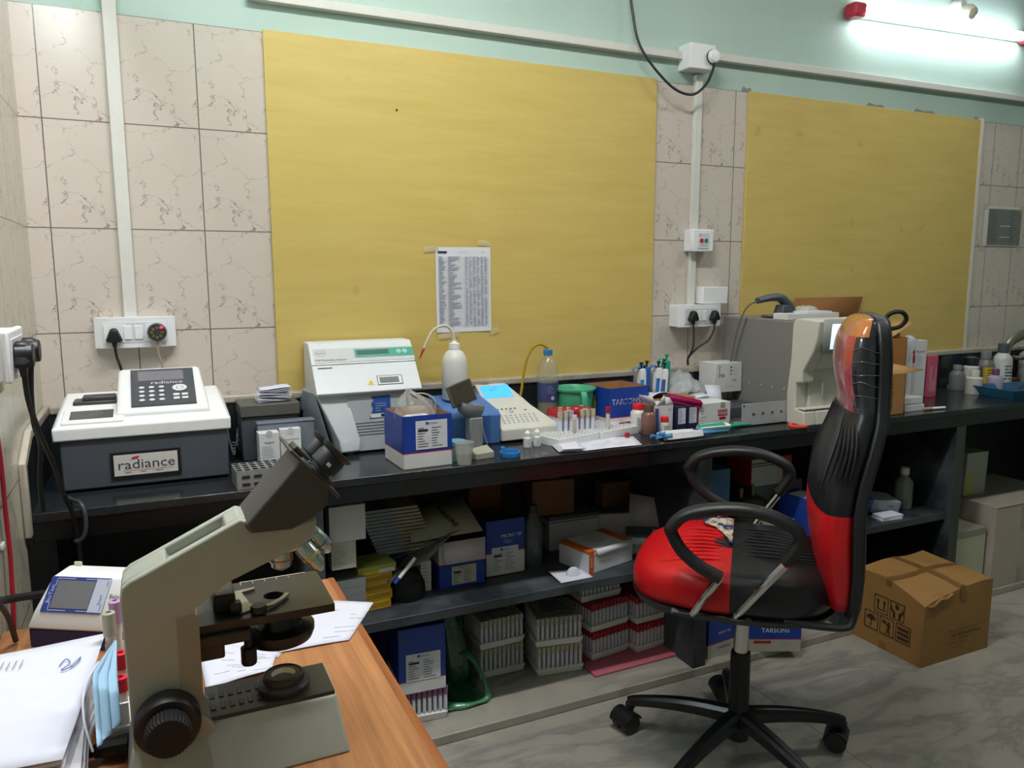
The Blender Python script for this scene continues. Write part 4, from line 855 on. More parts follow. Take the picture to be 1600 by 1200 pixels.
# ---- tray of capped tubes behind the foam racks
t = thing('tube_tray', 'small tray of capped blood tubes between the keyboard and the green mug', 'tray', (1.61, -.25, CT))
b = MB().box(-.075, .080, -.05, .05, 0, .022); b.o('tray', WHITE, t, bevel=.003)
R = random.Random(5)
CAPS = {'r': '#b3202c', 'b': '#b5b29a', 'l': '#b9a3c9'}
pat = ['bblrbbb', 'rrbrrbr', 'rbrrbrr', 'rrrbrrr', 'rrbrrrb']
pb = {}
for kx, kc in CAPS.items():
    nm = {'r': 'red', 'b': 'beige', 'l': 'lilac'}[kx]
    for j in range(5):
        for i in range(7):
            if pat[j][i] != kx: continue
            x = 1.61-.066+.0215*i; y = -.25-.040+.0195*j
            lab = '%s-capped blood tube in the small tray left of the green mug' % nm; g = '%s-capped tubes in the small tray' % nm
            if kx not in pb:
                pb[kx] = sample_tube(lab, x, y, CT+.004, kc, .092, .0072, group=g, fill='#cfcdd6')
                MB().lathe([(.0074, .018), (.0074, .058)], seg=16, caps=False).o('paper_label', PAPER, pb[kx])
            else: dup(pb[kx], (x, y, CT+.004))
# ---- white foam racks, papers
FOAMM = mat('foam_white', '#e2e2e4', .8, var=.02, bump=.05)
def foam(label, loc, rz, w_, d, h, nx, ny, holes=.0062):
    t = thing('foam_rack', label, 'rack', loc, rz); b = MB()
    mg = .008; plate_holes(b, mg, mg, nx, ny, (w_-2*mg)/nx, (d-2*mg)/ny, holes, h, 0)
    for bx in ((0, w_, 0, mg), (0, w_, d-mg, d), (0, mg, mg, d-mg), (w_-mg, w_, mg, d-mg)): b.box(*bx, 0, h)
    b.box(mg, w_-mg, mg, d-mg, 0, h-.0122, 0)
    b.o('rack', [FOAMM, mat('foam_hole', '#c9cad0', .8)], t, bevel=.0); return t
foam('empty white foam tube rack with a used pipette vial on it, left of the two', (1.475, -.405, CT), math.radians(14), .185, .17, .026, 10, 10)
foam('empty white foam tube rack on the right, holding a red-capped tube', (1.665, -.365, CT), math.radians(14), .185, .17, .026, 10, 10)
foam('third white foam rack lying behind in front of the blue carton', (1.845, -.245, CT), math.radians(12), .13, .09, .024, 7, 5)
sample_tube('open clear tube with a brown residue standing on the left foam rack', 1.575, -.335, CT+.027, '#d8d8d2', .062, .006, fill='#cfc6ba')
t = sample_tube('clear tube with a dark red cap standing in the right foam rack', 1.722, -.31, CT+.018, '#9c1f38', .085, .0075)
b = MB().lathe([(.001, 0), (.0085, 0), (.009, .003), (.009, .013), (.001, .014)], seg=18); o = b.o('dropped_cap', mat('cap_darkred', '#a81c30', .4)); o.location = (1.762, -.372, CT+.004); tag(o, 'loose dark red tube cap on the white paper', 'cap')
loose_sheet('white sheet of paper under the foam racks at the counter edge', [(1.50, -.485), (1.745, -.488), (1.795, -.36), (1.53, -.32)], CT+.0005, 8, 21, .002)
b = MB()
for k in range(4): b.grid(6, 8, lambda u, v, k=k: ((u-.5)*.075+.004*k, (v-.5)*.13-.003*k, .003*k+.004*math.sin(v*3+k)*u), 0, RZ(-.25))
o = b.o('napkin_stack', PAPER, solid=.0022); o.location = (1.495, -.415, CT+.003); tag(o, 'small stack of folded white napkins at the counter edge left of the sheet', 'paper')
loose_sheet('white sheet with red print behind the foam racks, next to the blue carton', [(1.85, -.235), (1.99, -.24), (2.02, -.15), (1.87, -.14)], CT+.027, 6, 31, .002)
MB_ = MB().box(0, .075, -.003, .003, 0, .004); o = MB_.o('marker_pen', REDP, bevel=.0015); o.location = (1.80, -.262, CT+.0265); o.rotation_euler = (0, 0, .15); tag(o, 'thin red stick lying on the right foam rack', 'pen')
# ---- bottles in the middle
def jar(name, label, x, y, r, h, hc, body, capc, rc=None, lab=None, sh=.12, z=CT, cat='bottle', alpha=1, neck=None):
    t = thing(name, label, cat, (x, y, z)); rc = rc or r*.7; hb = h-hc
    MB().lathe([(.001, 0), (r*.96, 0), (r, r*.08), (r, hb*(1-sh*1.6)), (r*.93, hb*(1-sh)), (rc*.86, hb), (rc*.86, h-.003)], seg=30).o('body', mat('jar_'+body, body, .3, alpha=alpha), t)
    MB().lathe([(.001, hb), (rc, hb), (rc*1.0, h-.002), (rc*.94, h), (.001, h)], seg=26).o('cap', mat('cap_'+capc, capc, .4), t)
    if lab:
        b = MB(); a0 = r*1.012; z0, z1 = hb*.15, hb*.72; vs = []; n = 14
        for k in range(n+1):
            a = -PI/2-1.15+2.3*k/n
            for zz in (z0, z1): vs.append((a0*math.cos(a), a0*math.sin(a), zz))
        b.add(vs, [(2*k, 2*k+2, 2*k+3, 2*k+1) for k in range(n)], 0)
        R = random.Random(int(x*1000))
        for k in range(5):
            zz = z0+(z1-z0)*(.15+.16*k); a = -PI/2-.7; m2 = [];
            for q in range(8): aa = a+.7*q/7*(1+R.random()*.8); m2 += [(a0*1.006*math.cos(aa), a0*1.006*math.sin(aa), zz), (a0*1.006*math.cos(aa), a0*1.006*math.sin(aa), zz+.06*(z1-z0))]
            b.add(m2, [(2*q, 2*q+2, 2*q+3, 2*q+1) for q in range(7)], 1)
        b.o('label', [mat('lab_'+lab, lab, .5), INK], t)
    return t
jar('reagent_bottle', 'white bottle with a red cap behind the brown bottle', 1.865, -.285, .028, .10, .02, '#d9d8d8', '#d4222a', .021, '#dddde0')
jar('reagent_bottle', 'brown plastic bottle in front of the kit boxes', 1.868, -.345, .026, .105, .024, '#7a5a50', '#5d4136', .018, None, .1)
jar('reagent_bottle', 'small white bottle with a red cap in front of the white kit box', 1.935, -.348, .016, .056, .017, '#dcdcda', '#d4222a', .0145, '#d8d8d8')
# kit boxes
t = carton('kit_box', 'open white kit carton with raised flaps behind the small red-capped bottle', (1.948, -.285, CT), .075, .085, .095, .04)
b = MB().add([(-.037, -.043, .095), (-.005, -.05, .13), (-.01, -.043, .132), (.0, -.043, .096)], [(0, 1, 2, 3)]).add([(-.037, .043, .095), (-.037, -.04, .095), (-.055, -.04, .128), (-.055, .04, .125)], [(0, 1, 2, 3)]).add([(-.03, -.043, .095), (.037, -.043, .095), (.03, -.03, .118), (.0, -.03, .125)], [(0, 1, 2, 3)])
b.o('flap', CARD, t, solid=.001); b = MB().text('H', .014, FRONT(.022, -.0432, .075), 0).lines(FRONT(0, -.0432, .03), .05, .02, 3, 0, 4, .2); b.o('print', mat('print_violet', '#7a6a92', .5), t)
NV = mat('navy_card', '#20284a', .45); MG = mat('magenta_card', '#b01f5e', .4)
for x, lab, sd in ((2.018, 'navy kit box with a white label, left of the two navy boxes', 3), (2.068, 'navy and magenta kit box with a white label, right of the two navy boxes', 8)):
    t = carton('kit_box', lab, (x, -.290, CT), .046, .09, .085, .03, mats=NV)
    b = MB(); b.quad(FRONT(0, -.0456, .05), .034, .058, 0, .0004).lines(FRONT(0, -.0462, .05), .028, .05, 9, 1, sd, .4); b.o('printed_label', [LBL[0], INK], t)
    if x > 2.05: MB().box(.0232, .0245, -.046, .045, 0, .085).o('magenta_side', MG, t)
t = thing('magenta_carton', 'open magenta carton lying on top of the navy kit boxes', 'box', (2.055, -.30, CT+.088)); t.rotation_euler = (math.radians(4), math.radians(12), math.radians(-28))
b = MB().box(-.06, .06, -.02, .02, 0, .006).box(-.06, .06, .018, .02, 0, .022).box(.058, .06, -.02, .02, .0, .022).add([(-.06, -.02, .006), (.06, -.02, .006), (.06, -.03, .024), (-.06, -.026, .026)], [(0, 1, 2, 3)]); b.o('carton', MG, t, solid=.0008)
t = carton('kit_box', 'grey-white carton with red lettering beside the steel tray', (2.17, -.27, CT), .145, .13, .088, .02)
b = MB()
for k, w_ in enumerate((.045, .045, .030)): b.quad(FRONT(.035-.0*k, -.0656, .056-.014*k), w_, .010, 0, .0003)
b.text('THIS IS NOT', .0075, FRONT(.035, -.0662, .056), 2).text('TOY MADE', .0075, FRONT(.035, -.0662, .042), 2); b.lines(FRONT(-.052, -.066, .045), .03, .07, 6, 1, 9, .3)
b.o('print', [mat('print_red', '#a8222c', .5), INKG, WHITE], t); MB().quad(FRONT(.035, -.0658, .078), .022, .02, 0).o('old_tape', mat('tape_brownish', '#9c9a86', .4), t)
t = carton('carton_tray', 'shallow brown card carton lying behind the kit boxes', (2.05, -.19, CT), .21, .10, .10, .03, mats=KRAFT)
b = MB().grid(10, 6, lambda u, v: (-.06+.13*u, -.04+.09*v, .104+.022*math.sin(PI*u)*(.6+.4*math.cos(v*4)))); o = b.o('tissue', PAPER, solid=.002); o.location = (2.0, -.20, CT); tag(o, 'crumpled white tissue on the brown carton behind the kit boxes', 'tissue')
o = MB().tube([(0, 0, 0), (.0, 0, .05), (-.002, 0, .085)], .0065, 10).o('sample_cup', mat('clear_blue_cap', '#3d4f9a', .4)); o.location = (1.912, -.335, CT); tag(o, 'slim clear vial with a blue cap between the brown bottle and the white kit', 'vial')
# ---- pipettes on a carousel
t = thing('pipette_stand', 'clear acrylic pipette stand behind the blue TARSONS carton', 'stand', (2.09, -.10, CT))
ACR = mat('acrylic', '#cfd2d0', .1, alpha=.45, coat=1)
MB().box(-.10, .12, -.05, .06, 0, .008).o('base', ACR, t, bevel=.002); MB().box(-.10, .10, .03, .036, .008, .17).o('back_plate', ACR, t); MB().box(.05, .10, -.052, -.048, .06, .10).box(.056, .094, -.0525, -.0475, .066, .094, 1).o('front_plate', [ACR, MATS['foam_hole']], t)
def pipette(label, loc, rot, colr, plunger=None, body=None, strip=True):
    t = thing('pipette', label, 'pipette', loc); t.rotation_euler = rot
    c = mat('pip_'+colr, colr, .35); W2 = WHITE
    MB().lathe([(.001, -.0), (.003, 0), (.0045, .03), (.0075, .06), (.009, .075), (.010, .085)], seg=16).o('shaft', c, t)
    b = MB().loft([[(-.010, -.011, .08), (.010, -.011, .08), (.010, .012, .08), (-.010, .012, .08)], [(-.0125, -.013, .11), (.0125, -.013, .11), (.0125, .014, .11), (-.0125, .014, .11)], [(-.013, -.014, .175), (.013, -.014, .175), (.013, .014, .175), (-.013, .014, .175)], [(-.011, -.012, .19), (.011, -.012, .19), (.011, .012, .19), (-.011, .012, .19)]]); b.o('handle', W2 if not body else mat('pip_'+body, body, .35), t, bevel=.003, seg=3)
    MB().tube([(-.004, 0, .186), (-.016, 0, .196), (-.030, 0, .195), (-.038, 0, .186)], (.009, .003), 8, flat=(0, 1, 0)).o('finger_hook', c, t)
    if strip: MB().box(.006, .0145, -.009, .009, .1, .19).o('colour_strip', c, t, bevel=.002); MB().box(-.0138, .002, -.0148, -.012, .09, .15).o('side_label', c, t, bevel=.001)
    MB().lathe([(.001, .19), (.004, .19), (.004, .205), (.0075, .206), (.0075, .214), (.001, .215)], seg=14).o('plunger', mat('pip_'+(plunger or '#2b2d33'), plunger or '#2b2d33', .4), t); return t
pipette('white and blue pipette, leftmost in the acrylic stand', (1.985, -.135, .885), (.03, -.06, 0), '#3f8ecb'); pipette('blue pipette with a dark plunger, second in the acrylic stand', (2.012, -.105, .885), (0, .06, .2), '#2f74c2', None, '#3b74c0')
pipette('blue and white pipette in the middle of the acrylic stand', (2.043, -.135, .885), (.02, .05, 0), '#2f6fb4'); pipette('white pipette with a blue hook at the right of the acrylic stand', (2.075, -.135, .878), (0, .04, -.2), '#3a62a8')
pipette('green pipette with a green plunger knob, tallest at the right of the stand', (2.10, -.10, .905), (0, .10, .1), '#12a07c', '#159a78', '#1aa07e')
for loc, c, lab, sc_ in (((2.118, -.470, CT+.0135), '#4d86b5', 'white and blue pipette lying at the very edge of the counter', 1.42), ((2.09, -.440, CT+.0135), '#3c78b8', 'white pipette lying just behind the blue one at the counter edge', 1.3)):
    p_ = pipette(lab, loc, (0, 0, 0), c, c, None, False); p_.rotation_euler = (RZ(-PI/2) @ RX(PI/2) @ RZ(math.radians(200))).to_euler(); p_.scale = (.95, .95, sc_)
p_ = pipette('green and white pipette lying beside the other two at the counter edge', (2.275, -.412, CT+.0135), (0, 0, 0), '#12a07c'); p_.rotation_euler = (RZ(-PI/2) @ RX(PI/2) @ RZ(math.radians(70))).to_euler(); p_.scale = (1, 1, 1.28)
# ---- iris box, bag, steel tray
t = carton('iris_box', 'white iris carton with small black pictograms beside the grey analyser', (2.388, -.098, CT+.088), .136, .10, .118, math.radians(0))
M = FRONT(0, -.0506, .06); b = MB().text('iris', .026, M @ TR(-.036, .010, .0004), 0)
b.lathe([(.006, 0), (.0045, 0)], (0, 0, 0), 16, 0, caps=False, M=M @ TR(-.047, .044, .0005)).box(-.048, -.046, .018, .038, .0003, .0005, 0, M)
b.cyl((.012, .040, .0003), .004, .0003, 'z', 10, 0, M=M).cyl((.012, .026, .0003), .004, .0003, 'z', 10, 0, M=M).box(.008, .016, .010, .014, .0003, .0005, 0, M).lines(M @ TR(.042, .024, .0004), .04, .04, 3, 1, 3, .15)
b.lathe([(.005, 0), (.004, 0)], (0, 0, 0), 12, 1, caps=False, M=M @ TR(.020, -.012, .0005)).box(.028, .034, -.018, -.006, .0003, .0005, 1, M).box(.038, .040, -.018, -.006, .0003, .0005, 1, M).lines(M @ TR(.02, -.036, .0004), .07, .016, 3, 1, 5, .25)
b.o('print', [INK, INKG], t)
MB().box(-.12, .066, .008, .05, -.087, -.0005).o('lower_carton', CARD, t, bevel=.001)
b = MB().grid(18, 10, lambda u, v: (2.11+.165*u, -.06-.10*v, CT+.04+.135*math.sin(PI*(.15+.6*u))*(1-.55*v**2)+.006*math.sin(23*u+9*v)+.004*math.sin(41*v+5*u)))
o = b.o('plastic_bag', mat('grey_film', '#c6cccd', .2, alpha=.6, bump=.8, bscale=40, coat=.5), solid=.0006, smooth=180); tag(o, 'thin greyish plastic bag heaped left of the iris carton', 'bag')
t = thing('opened_packet', 'opened white card packet lying in front of the plastic bag', 'box', (2.215, -.215, CT+.070), math.radians(-12)); b = MB().box(-.055, .055, -.035, .03, 0, .022); b.o('packet', CARD, t)
b = MB().add([(-.055, -.035, .022), (.0, -.045, .032), (.0, .03, .034), (-.055, .03, .024)], [(0, 1, 2, 3)]).add([(.0, -.03, .024), (.055, -.035, .022), (.075, .02, .06), (.015, .03, .062)], [(0, 1, 2, 3)]).o('lid_flap', PAPER, t, solid=.001)
t = thing('steel_tray', 'grey painted steel tray box with four screws beside the big analyser', 'tray', (2.245, -.395, CT))
SP = mat('tray_grey', '#bcbec2', .4, metal=.15); SPD = mat('tray_inside', '#4d5055', .5)
MB().box(.0, .232, 0, .002, .004, .086).o('front_wall', SP, t, bevel=.0008); MB().box(0, .232, .30, .302, 0, .086).o('back_wall', SP, t); MB().box(.230, .232, .002, .30, 0, .086).o('side_wall', SP, t); MB().box(-.03, .230, .002, .30, .002, .010).o('floor_plate', SPD, t); MB().box(-.03, .0, .002, .008, .006, .02).o('lip', SP, t)
MB().box(.02, .22, .12, .296, .01, .050).o('inner_unit', SPD, t, bevel=.002)
for x in (.055, .10, .145, .19): MB().lathe([(.005, 0), (.005, .0015), (.003, .0016), (.001, .0012)], seg=14, M=TR(x, 0, .045) @ RX(PI/2)).o('screw', mat('screw_dark', '#6a6c70', .3, metal=.8), t)
MB().lathe([(.004, 0), (.004, .0015), (.001, .0012)], seg=12, M=TR(.008, 0, .078) @ RX(PI/2)).o('screw', MATS['screw_dark'], t)
# ---- haematology analyser
t = thing('haematology_analyser', 'large grey and cream haematology analyser with a lit screen on its front', 'analyser', (2.46, -.43, CT))
HG = mat('haem_grey', '#7b7976', .5, var=.03, bump=.03, bscale=400); HW = mat('haem_cream', '#cdcbc1', .45, var=.03); HP = mat('haem_panelgrey', '#9a9c98', .45)
MB().box(0, .30, .01, .41, .0, .385).o('case', HG, t, bevel=.004)
b = MB()
for k in range(6): MB().cyl((0, .05+.062*k, .128), .004, .003, 'x', 12, M=TR(-.003, 0, 0)).o('vent_screw', SP, t)
# moulded front, seen from its side: profile in (y,z)
FP = [(.03, 0), (.035, .12), (.022, .25), (.02, .375), (.012, .392), (-.02, .398), (-.105, .392), (-.10, .33), (-.085, .28), (-.045, .21), (-.04, .205), (-.04, .16), (-.01, .158), (-.01, .06), (-.055, .055), (-.06, .0)]
b = MB(); n = len(FP)
ringL = [(-.002, y, z) for y, z in FP]
b.prism([(y, z) for y, z in FP], -.004, .055, 'x'); b.prism([(y, z) for y, z in FP], .20, .305, 'x'); b.prism([(.03, 0), (.03, .39), (0, .395), (-.02, .395), (-.02, .0)], .055, .20, 'x')
b.prism([(-.02, .0), (-.06, 0), (-.055, .055), (-.02, .057)], .055, .20, 'x'); b.prism([(-.02, .21), (-.045, .21), (-.085, .28), (-.10, .33), (-.105, .392), (-.02, .398)], .055, .20, 'x')
b.o('front_moulding', HW, t, bevel=.006, seg=3)
ts = math.atan2(.112, .02)
Ms3 = TR(.15, -.098, .338) @ RX(math.radians(90-0)) 
sy = [(-.106, .392), (-.103, .345), (-.088, .285)]
b = MB().add([(.02, -.108, .397), (.285, -.108, .397), (.285, -.092, .272), (.03, -.092, .272)], [(0, 1, 2, 3)], 0); b.o('screen_bezel', HP, t, solid=.006)
MB().add([(.055, -.1125, .380), (.25, -.1125, .380), (.25, -.0985, .288), (.062, -.0985, .288)], [(0, 1, 2, 3)], 0).o('screen', mat('haem_screen', '#c6d6ee', .2, emis=.9, var=.02), t, solid=.001)
b = MB().box(.0, .2, -.055, -.02, .06, .066).o('sample_shelf', HW, t, bevel=.002); MB().cyl((.105, -.036, .10), .006, .06, 'z', 12).o('probe', STEEL, t)
t = thing('barcode_scanner', 'dark grey handheld barcode scanner lying on top of the haematology analyser', 'scanner', (2.60, -.20, 1.2565))
SC = mat('scanner_grey', '#48525a', .4)
MB().tube([(-.125, .0, .068), (-.09, .0, .075), (-.05, 0, .080), (-.01, 0, .078), (.025, 0, .055), (.045, 0, .03)], lambda u: (.016+.01*u, .012+.008*u), 12, flat=(0, 1, 0)).o('body', SC, t)
MB().loft([[(-.02, -.03, .002), (.05, -.03, .002), (.05, .03, .002), (-.02, .03, .002)], [(-.01, -.022, .05), (.04, -.022, .05), (.04, .022, .05), (-.01, .022, .05)]]).box(-.08, -.01, -.02, .03, .001, .010).o('head', SC, t, bevel=.004)
MB().tube([(-.125, 0, .066), (-.16, .01, .05), (-.178, .03, .0), (-.182, .06, -.1), (-.18, .085, -.22), (-.178, .09, -.36)], .0036, 8).o('cable', mat('scanner_cable', '#6b675f', .6), t)
t = thing('white_carton', 'flat white carton lying on top of the haematology analyser', 'box', (2.57, -.33, 1.2565), math.radians(4)); MB().box(-.06, .20, -.02, .05, 0, .022).box(-.095, -.058, -.025, .045, -.0, .024).o('carton', CARD, t, bevel=.001); MB().box(.03, .17, -.01, .06, .0225, .028).o('paper_fold', PAPER, t)
b = MB(); rings = []
for k, (z, r) in enumerate(((0, .055), (.012, .062), (.028, .055), (.040, .04), (.044, .01))): rings.append([(r*1.1*math.cos(2*PI*i/24)*(1+.10*math.sin(5*i+k)), r*.7*math.sin(2*PI*i/24)*(1+.1*math.cos(7*i+k)), z+.003*math.sin(i*4+k)) for i in range(24)])
o = b.loft(rings).o('foil_packet', mat('crumpled_film', '#b7b7a8', .3, bump=1, bscale=35, coat=.6), smooth=180); o.location = (2.71, -.22, 1.2565); tag(o, 'crumpled film-wrapped packet on top of the haematology analyser near the screen', 'packet')
t = thing('tape_roll', 'flat orange ring lying on the counter edge in front of the haematology analyser', 'tape', (2.448, -.468, CT)); MB().lathe([(.020, 0), (.036, 0), (.037, .003), (.036, .007), (.020, .007), (.020, 0)], seg=36).o('ring', mat('orange_tape', '#e8452a', .4), t)
# big brown carton behind the analyser
t = thing('open_carton', 'open brown carton standing behind the haematology analyser, its flap against the yellow board', 'box', (3.02, -.14, CT))
for bx in ((-.22, .16, -.10, -.097), (-.22, .16, .095, .098), (-.22, -.217, -.10, .098), (.157, .16, -.10, .098)): MB().box(bx[0] if bx[0] < .15 else .057, bx[1] if bx[1] < .15 else .06, bx[2], bx[3], 0, .30).o('wall_panel', KRAFT, t)
MB().add([(-.22, .096, .30), (.16, .096, .30), (.24, .118, .455), (-.17, .118, .455)], [(0, 1, 2, 3)]).o('flap', mat('kraft_inner', '#8a5c30', .8), t, solid=.002)
# ---- cartons on the right
t = thing('open_carton', 'brown carton with handwriting and an open flap at the counter edge right of the chair', 'box', (2.917, -.40, CT))
b = MB().box(-.04, .105, -.06, -.057, 0, .165).box(-.04, .105, .09, .093, 0, .165).box(-.04, -.037, -.06, .09, 0, .165).box(.102, .105, -.06, .09, 0, .165).box(-.04, .105, -.06, .09, 0, .002); b.o('carton', KRAFT, t)
MB().add([(-.05, -.06, .165), (.105, -.06, .165), (.27, -.01, .165), (.12, .03, .196), (-.03, .01, .20)], [(0, 1, 2, 3, 4)]).o('flap', mat('kraft_light', '#c39a5e', .75), t, solid=.002)
MB().text('HBSAG KIT', .026, FRONT(.03, -.0605, .08) @ RZ(PI/2), 0).o('handwriting', INK, t)
t = thing('open_carton', 'taller brown carton with folded-back flaps behind the handwritten one', 'box', (3.195, -.17, CT), 0)
b = MB().box(-.06, .075, -.09, -.087, 0, .285).box(-.06, .075, .10, .103, 0, .285).box(-.06, -.057, -.09, .10, 0, .285).box(.072, .075, -.09, .10, 0, .285); b.o('carton', mat('kraft_orange', '#a5713a', .75), t)
MB().add([(-.03, -.09, .285), (-.03, .0, .30), (.12, .02, .36), (.15, -.06, .345)], [(0, 1, 2, 3)]).o('flap', MATS['kraft_light'], t, solid=.002); MB().add([(.075, .10, .285), (.0, .10, .29), (.06, .12, .335), (.28, .12, .33), (.28, .11, .27), (.08, .105, .27)], [(0, 1, 2, 3, 4, 5)]).o('flap', mat('kraft_shade', '#9a6d3c', .8), t, solid=.002)
t = carton('kit_box', 'white diagnostic kit carton with a crimson logo behind the brown ones', (3.407, -.16, CT), .12, .10, .262, 0)
M = FRONT(.02, -.0506, .19); MB().text('Biomed', .017, M @ TR(.0, .022, 0), 0).quad(M @ TR(-.045, .02, 0), .012, .018, 0, .0003).quad(M @ TR(-.042, -.01, 0), .014, .035, 0, .0003).lines(M @ TR(.01, -.02, .0004), .07, .05, 6, 1, 3, .3).o('print', [mat('print_crimson', '#b5233f', .5), INKG], t); MB().add([(-.055, -.05, .262), (.0, -.05, .262), (-.01, -.02, .285), (-.05, -.02, .285)], [(0, 1, 2, 3)]).o('flap', CARD, t, solid=.001)
t = carton('kit_box', 'white carton with grey bars left of the crimson-logo kit', (3.312, -.20, CT), .065, .07, .268, 0); MB().lines(FRONT(0, -.0356, .20) @ RZ(PI/2), .06, .05, 6, 0, 2, .3).o('print', INKG, t)
t = carton('kit_box', 'tall pink carton with white print at the right of the white kits', (3.512, -.15, CT), .06, .13, .19, 0, mats=mat('pink_card', '#c45a72', .5)); MB().lines(FRONT(0, -.0656, .1) @ RZ(PI/2), .15, .045, 5, 0, 2, .4).o('print', WHITE, t)
for k, (x, y, z) in enumerate(((3.12, -.36, CT), (3.115, -.355, CT+.030))):
    o = MB().box(-.06, .055, -.075, .06, 0, .026).o('white_packet', CARD, bevel=.001); o.location = (x, y, z); tag(o, ('lower' if k == 0 else 'upper')+' flat white packet right of the handwritten brown carton', 'box')
t = thing('marker_pen', 'white and grey marker pen lying at the counter edge on the right', 'pen', (3.165, -.44, CT+.006), math.radians(-6)); MB().cyl((0, 0, 0), .006, .045, 'x', 12).o('cap', mat('pen_beige', '#a9a48e', .5), t); MB().cyl((.045, 0, 0), .0058, .07, 'x', 12, r2=.0052).o('barrel', WHITE, t)
# bottles on the right
jar('reagent_bottle', 'small empty clear bottle standing next to the pink carton', 3.83, -.11, .034, .12, .022, '#8e9499', '#7f8488', .02, None, .18, alpha=.6)
jar('reagent_bottle', 'white bottle with a wide black cap and dotted label', 3.90, -.13, .034, .155, .036, '#d6d8dc', '#17181a', .032, '#dcdde2', .04)
jar('reagent_bottle', 'grey-brown bottle with a yellow label and grey cap', 4.05, -.10, .042, .175, .036, '#77706e', '#7c8080', .024, '#c9ad2e', .16)
jar('reagent_bottle', 'large white bottle with a dark grey cap and printed label', 4.135, -.13, .044, .215, .045, '#c6c9c8', '#50565a', .025, '#cfd2d4', .14)
jar('reagent_bottle', 'low blue-capped bottle behind the black-capped one', 3.99, -.07, .026, .15, .03, '#6f7fae', '#3a57b0', .02, None, .2, alpha=.8)
jar('reagent_bottle', 'cloudy white bottle with a dark cap behind the tap, nearer the yellow board', 4.36, -.13, .052, .215, .04, '#b9c1bb', '#525c5a', .026, None, .12, alpha=.92)
jar('reagent_bottle', 'cloudy white bottle with a dark cap at the right edge of the photo', 4.50, -.13, .052, .215, .04, '#b5bdb7', '#525c5a', .026, '#a9ada4', .12, alpha=.92)
jar('reagent_bottle', 'small square white dropper bottle in front of the yellow-labelled bottle', 3.775, -.235, .036, .112, .030, '#cfcfc4', '#c9c9bd', .021, None, .05)
jar('reagent_bottle', 'small lilac bottle with a purple cap beside the blue tray', 3.92, -.24, .036, .11, .028, '#a5a0b4', '#6b3f78', .016, None, .12)
t = thing('steel_tap', 'curved steel swan-neck tap with a chrome knob at the right end of the counter', 'tap', (4.20, -.10, CT))
MB().tube([(0, 0, 0), (0, 0, .14), (.01, 0, .19), (.05, -.005, .23), (.12, -.01, .252), (.22, -.015, .26)], (.026, .017), 14, flat=(1, 0, 0)).o('spout', mat('tap_steel', '#8b8b7c', .35, metal=.6), t)
MB().lathe([(.001, 0), (.018, 0), (.026, .012), (.026, .035), (.02, .045), (.001, .047)], seg=24, M=TR(.055, -.07, .14) @ RX(PI/2)).o('knob', CHROME, t)
MB().cyl((.03, -.07, .14), .011, .05, 'y', 14).o('valve_stem', CHROME, t)
b = MB().box(3.86, 5.2, -.19, -.04, CT, CT+.012); o = b.o('drain_ledge', mat('rusty_marble', '#9a8a72', .5, var=.2, scale=14)); o['kind'] = 'structure'; o.name = 'trim_1'
t = thing('staining_tray', 'shallow blue plastic staining tray with purple-stained rods at the right edge', 'tray', (3.72, -.455, CT), math.radians(-6))
TB = mat('tray_blue', '#2f6486', .4, var=.12, scale=12)
b = MB().loft([[(.03, .02, 0), (.56, .02, 0), (.56, .2, 0), (.03, .2, 0)], [(.0, 0, .045), (.58, 0, .045), (.58, .22, .045), (.0, .22, .045)], [(.006, .006, .045), (.574, .006, .045), (.574, .214, .045), (.006, .214, .045)], [(.036, .026, .004), (.554, .026, .004), (.554, .194, .004), (.036, .194, .004)]]).o('tray', TB, t)
R = random.Random(6)
for k in range(6): MB().tube([(.06+.06*k, .05+.02*(k % 3), .042), (.22+.05*k, .17-.02*(k % 2), .047)], .004, 8, smooth=False).o('stained_rod', mat('purple_stain', '#4c3358', .5, var=.3), t)
b = MB()
for k in range(10): b.tube([(4.26+R.uniform(-.05, .05), -.09+R.uniform(-.04, .03), CT+.018+.003*k/3), (4.30+R.uniform(-.05, .05), -.09+R.uniform(-.04, .03), CT+.018+.003*k/3)], .003, 5, smooth=False)
o = b.o('wooden_sticks', mat('stick_wood', '#a8683c', .7)); o['kind'] = 'stuff'; tag(o, 'small heap of brown wooden sticks beside the tap', 'sticks')
# ================================================================ on the walls
TRK = mat('trunking_white', '#d6d6cf', .45, var=.05); BOXW = mat('switch_white', '#e9ebee', .35, var=.02); BOXG = mat('switch_grey_inset', '#d3d6dc', .35)
def trunk(label, parts, name='cable_trunking'):
    b = MB()
    for p in parts: b.box(*p)
    return tag(b.o(name, TRK, bevel=.002), label, 'trunking')
trunk('vertical white cable trunking running down to the twin socket above the biochemistry analyser', [(.226, .262, -.016, 0, 1.30, 2.62)])
o = MB().box(.62, 2.23, -.022, .008, 2.248, 2.276).o('cable_trunking', TRK, bevel=.002); tag(o, 'horizontal white trunking on the green wall above the larger yellow board', 'trunking')
o = MB().box(2.335, 6, -.022, .008, 2.249, 2.277).o('cable_trunking', TRK, bevel=.002); tag(o, 'horizontal white trunking on the green wall above the smaller yellow board', 'trunking')
o.rotation_euler = (0, -.006, 0)
trunk('vertical white trunking between the two yellow boards, from the junction box down to the sockets', [(2.286, 2.318, -.018, .008, 1.60, 2.20), (2.282, 2.312, -.018, 0, 1.305, 1.523)])
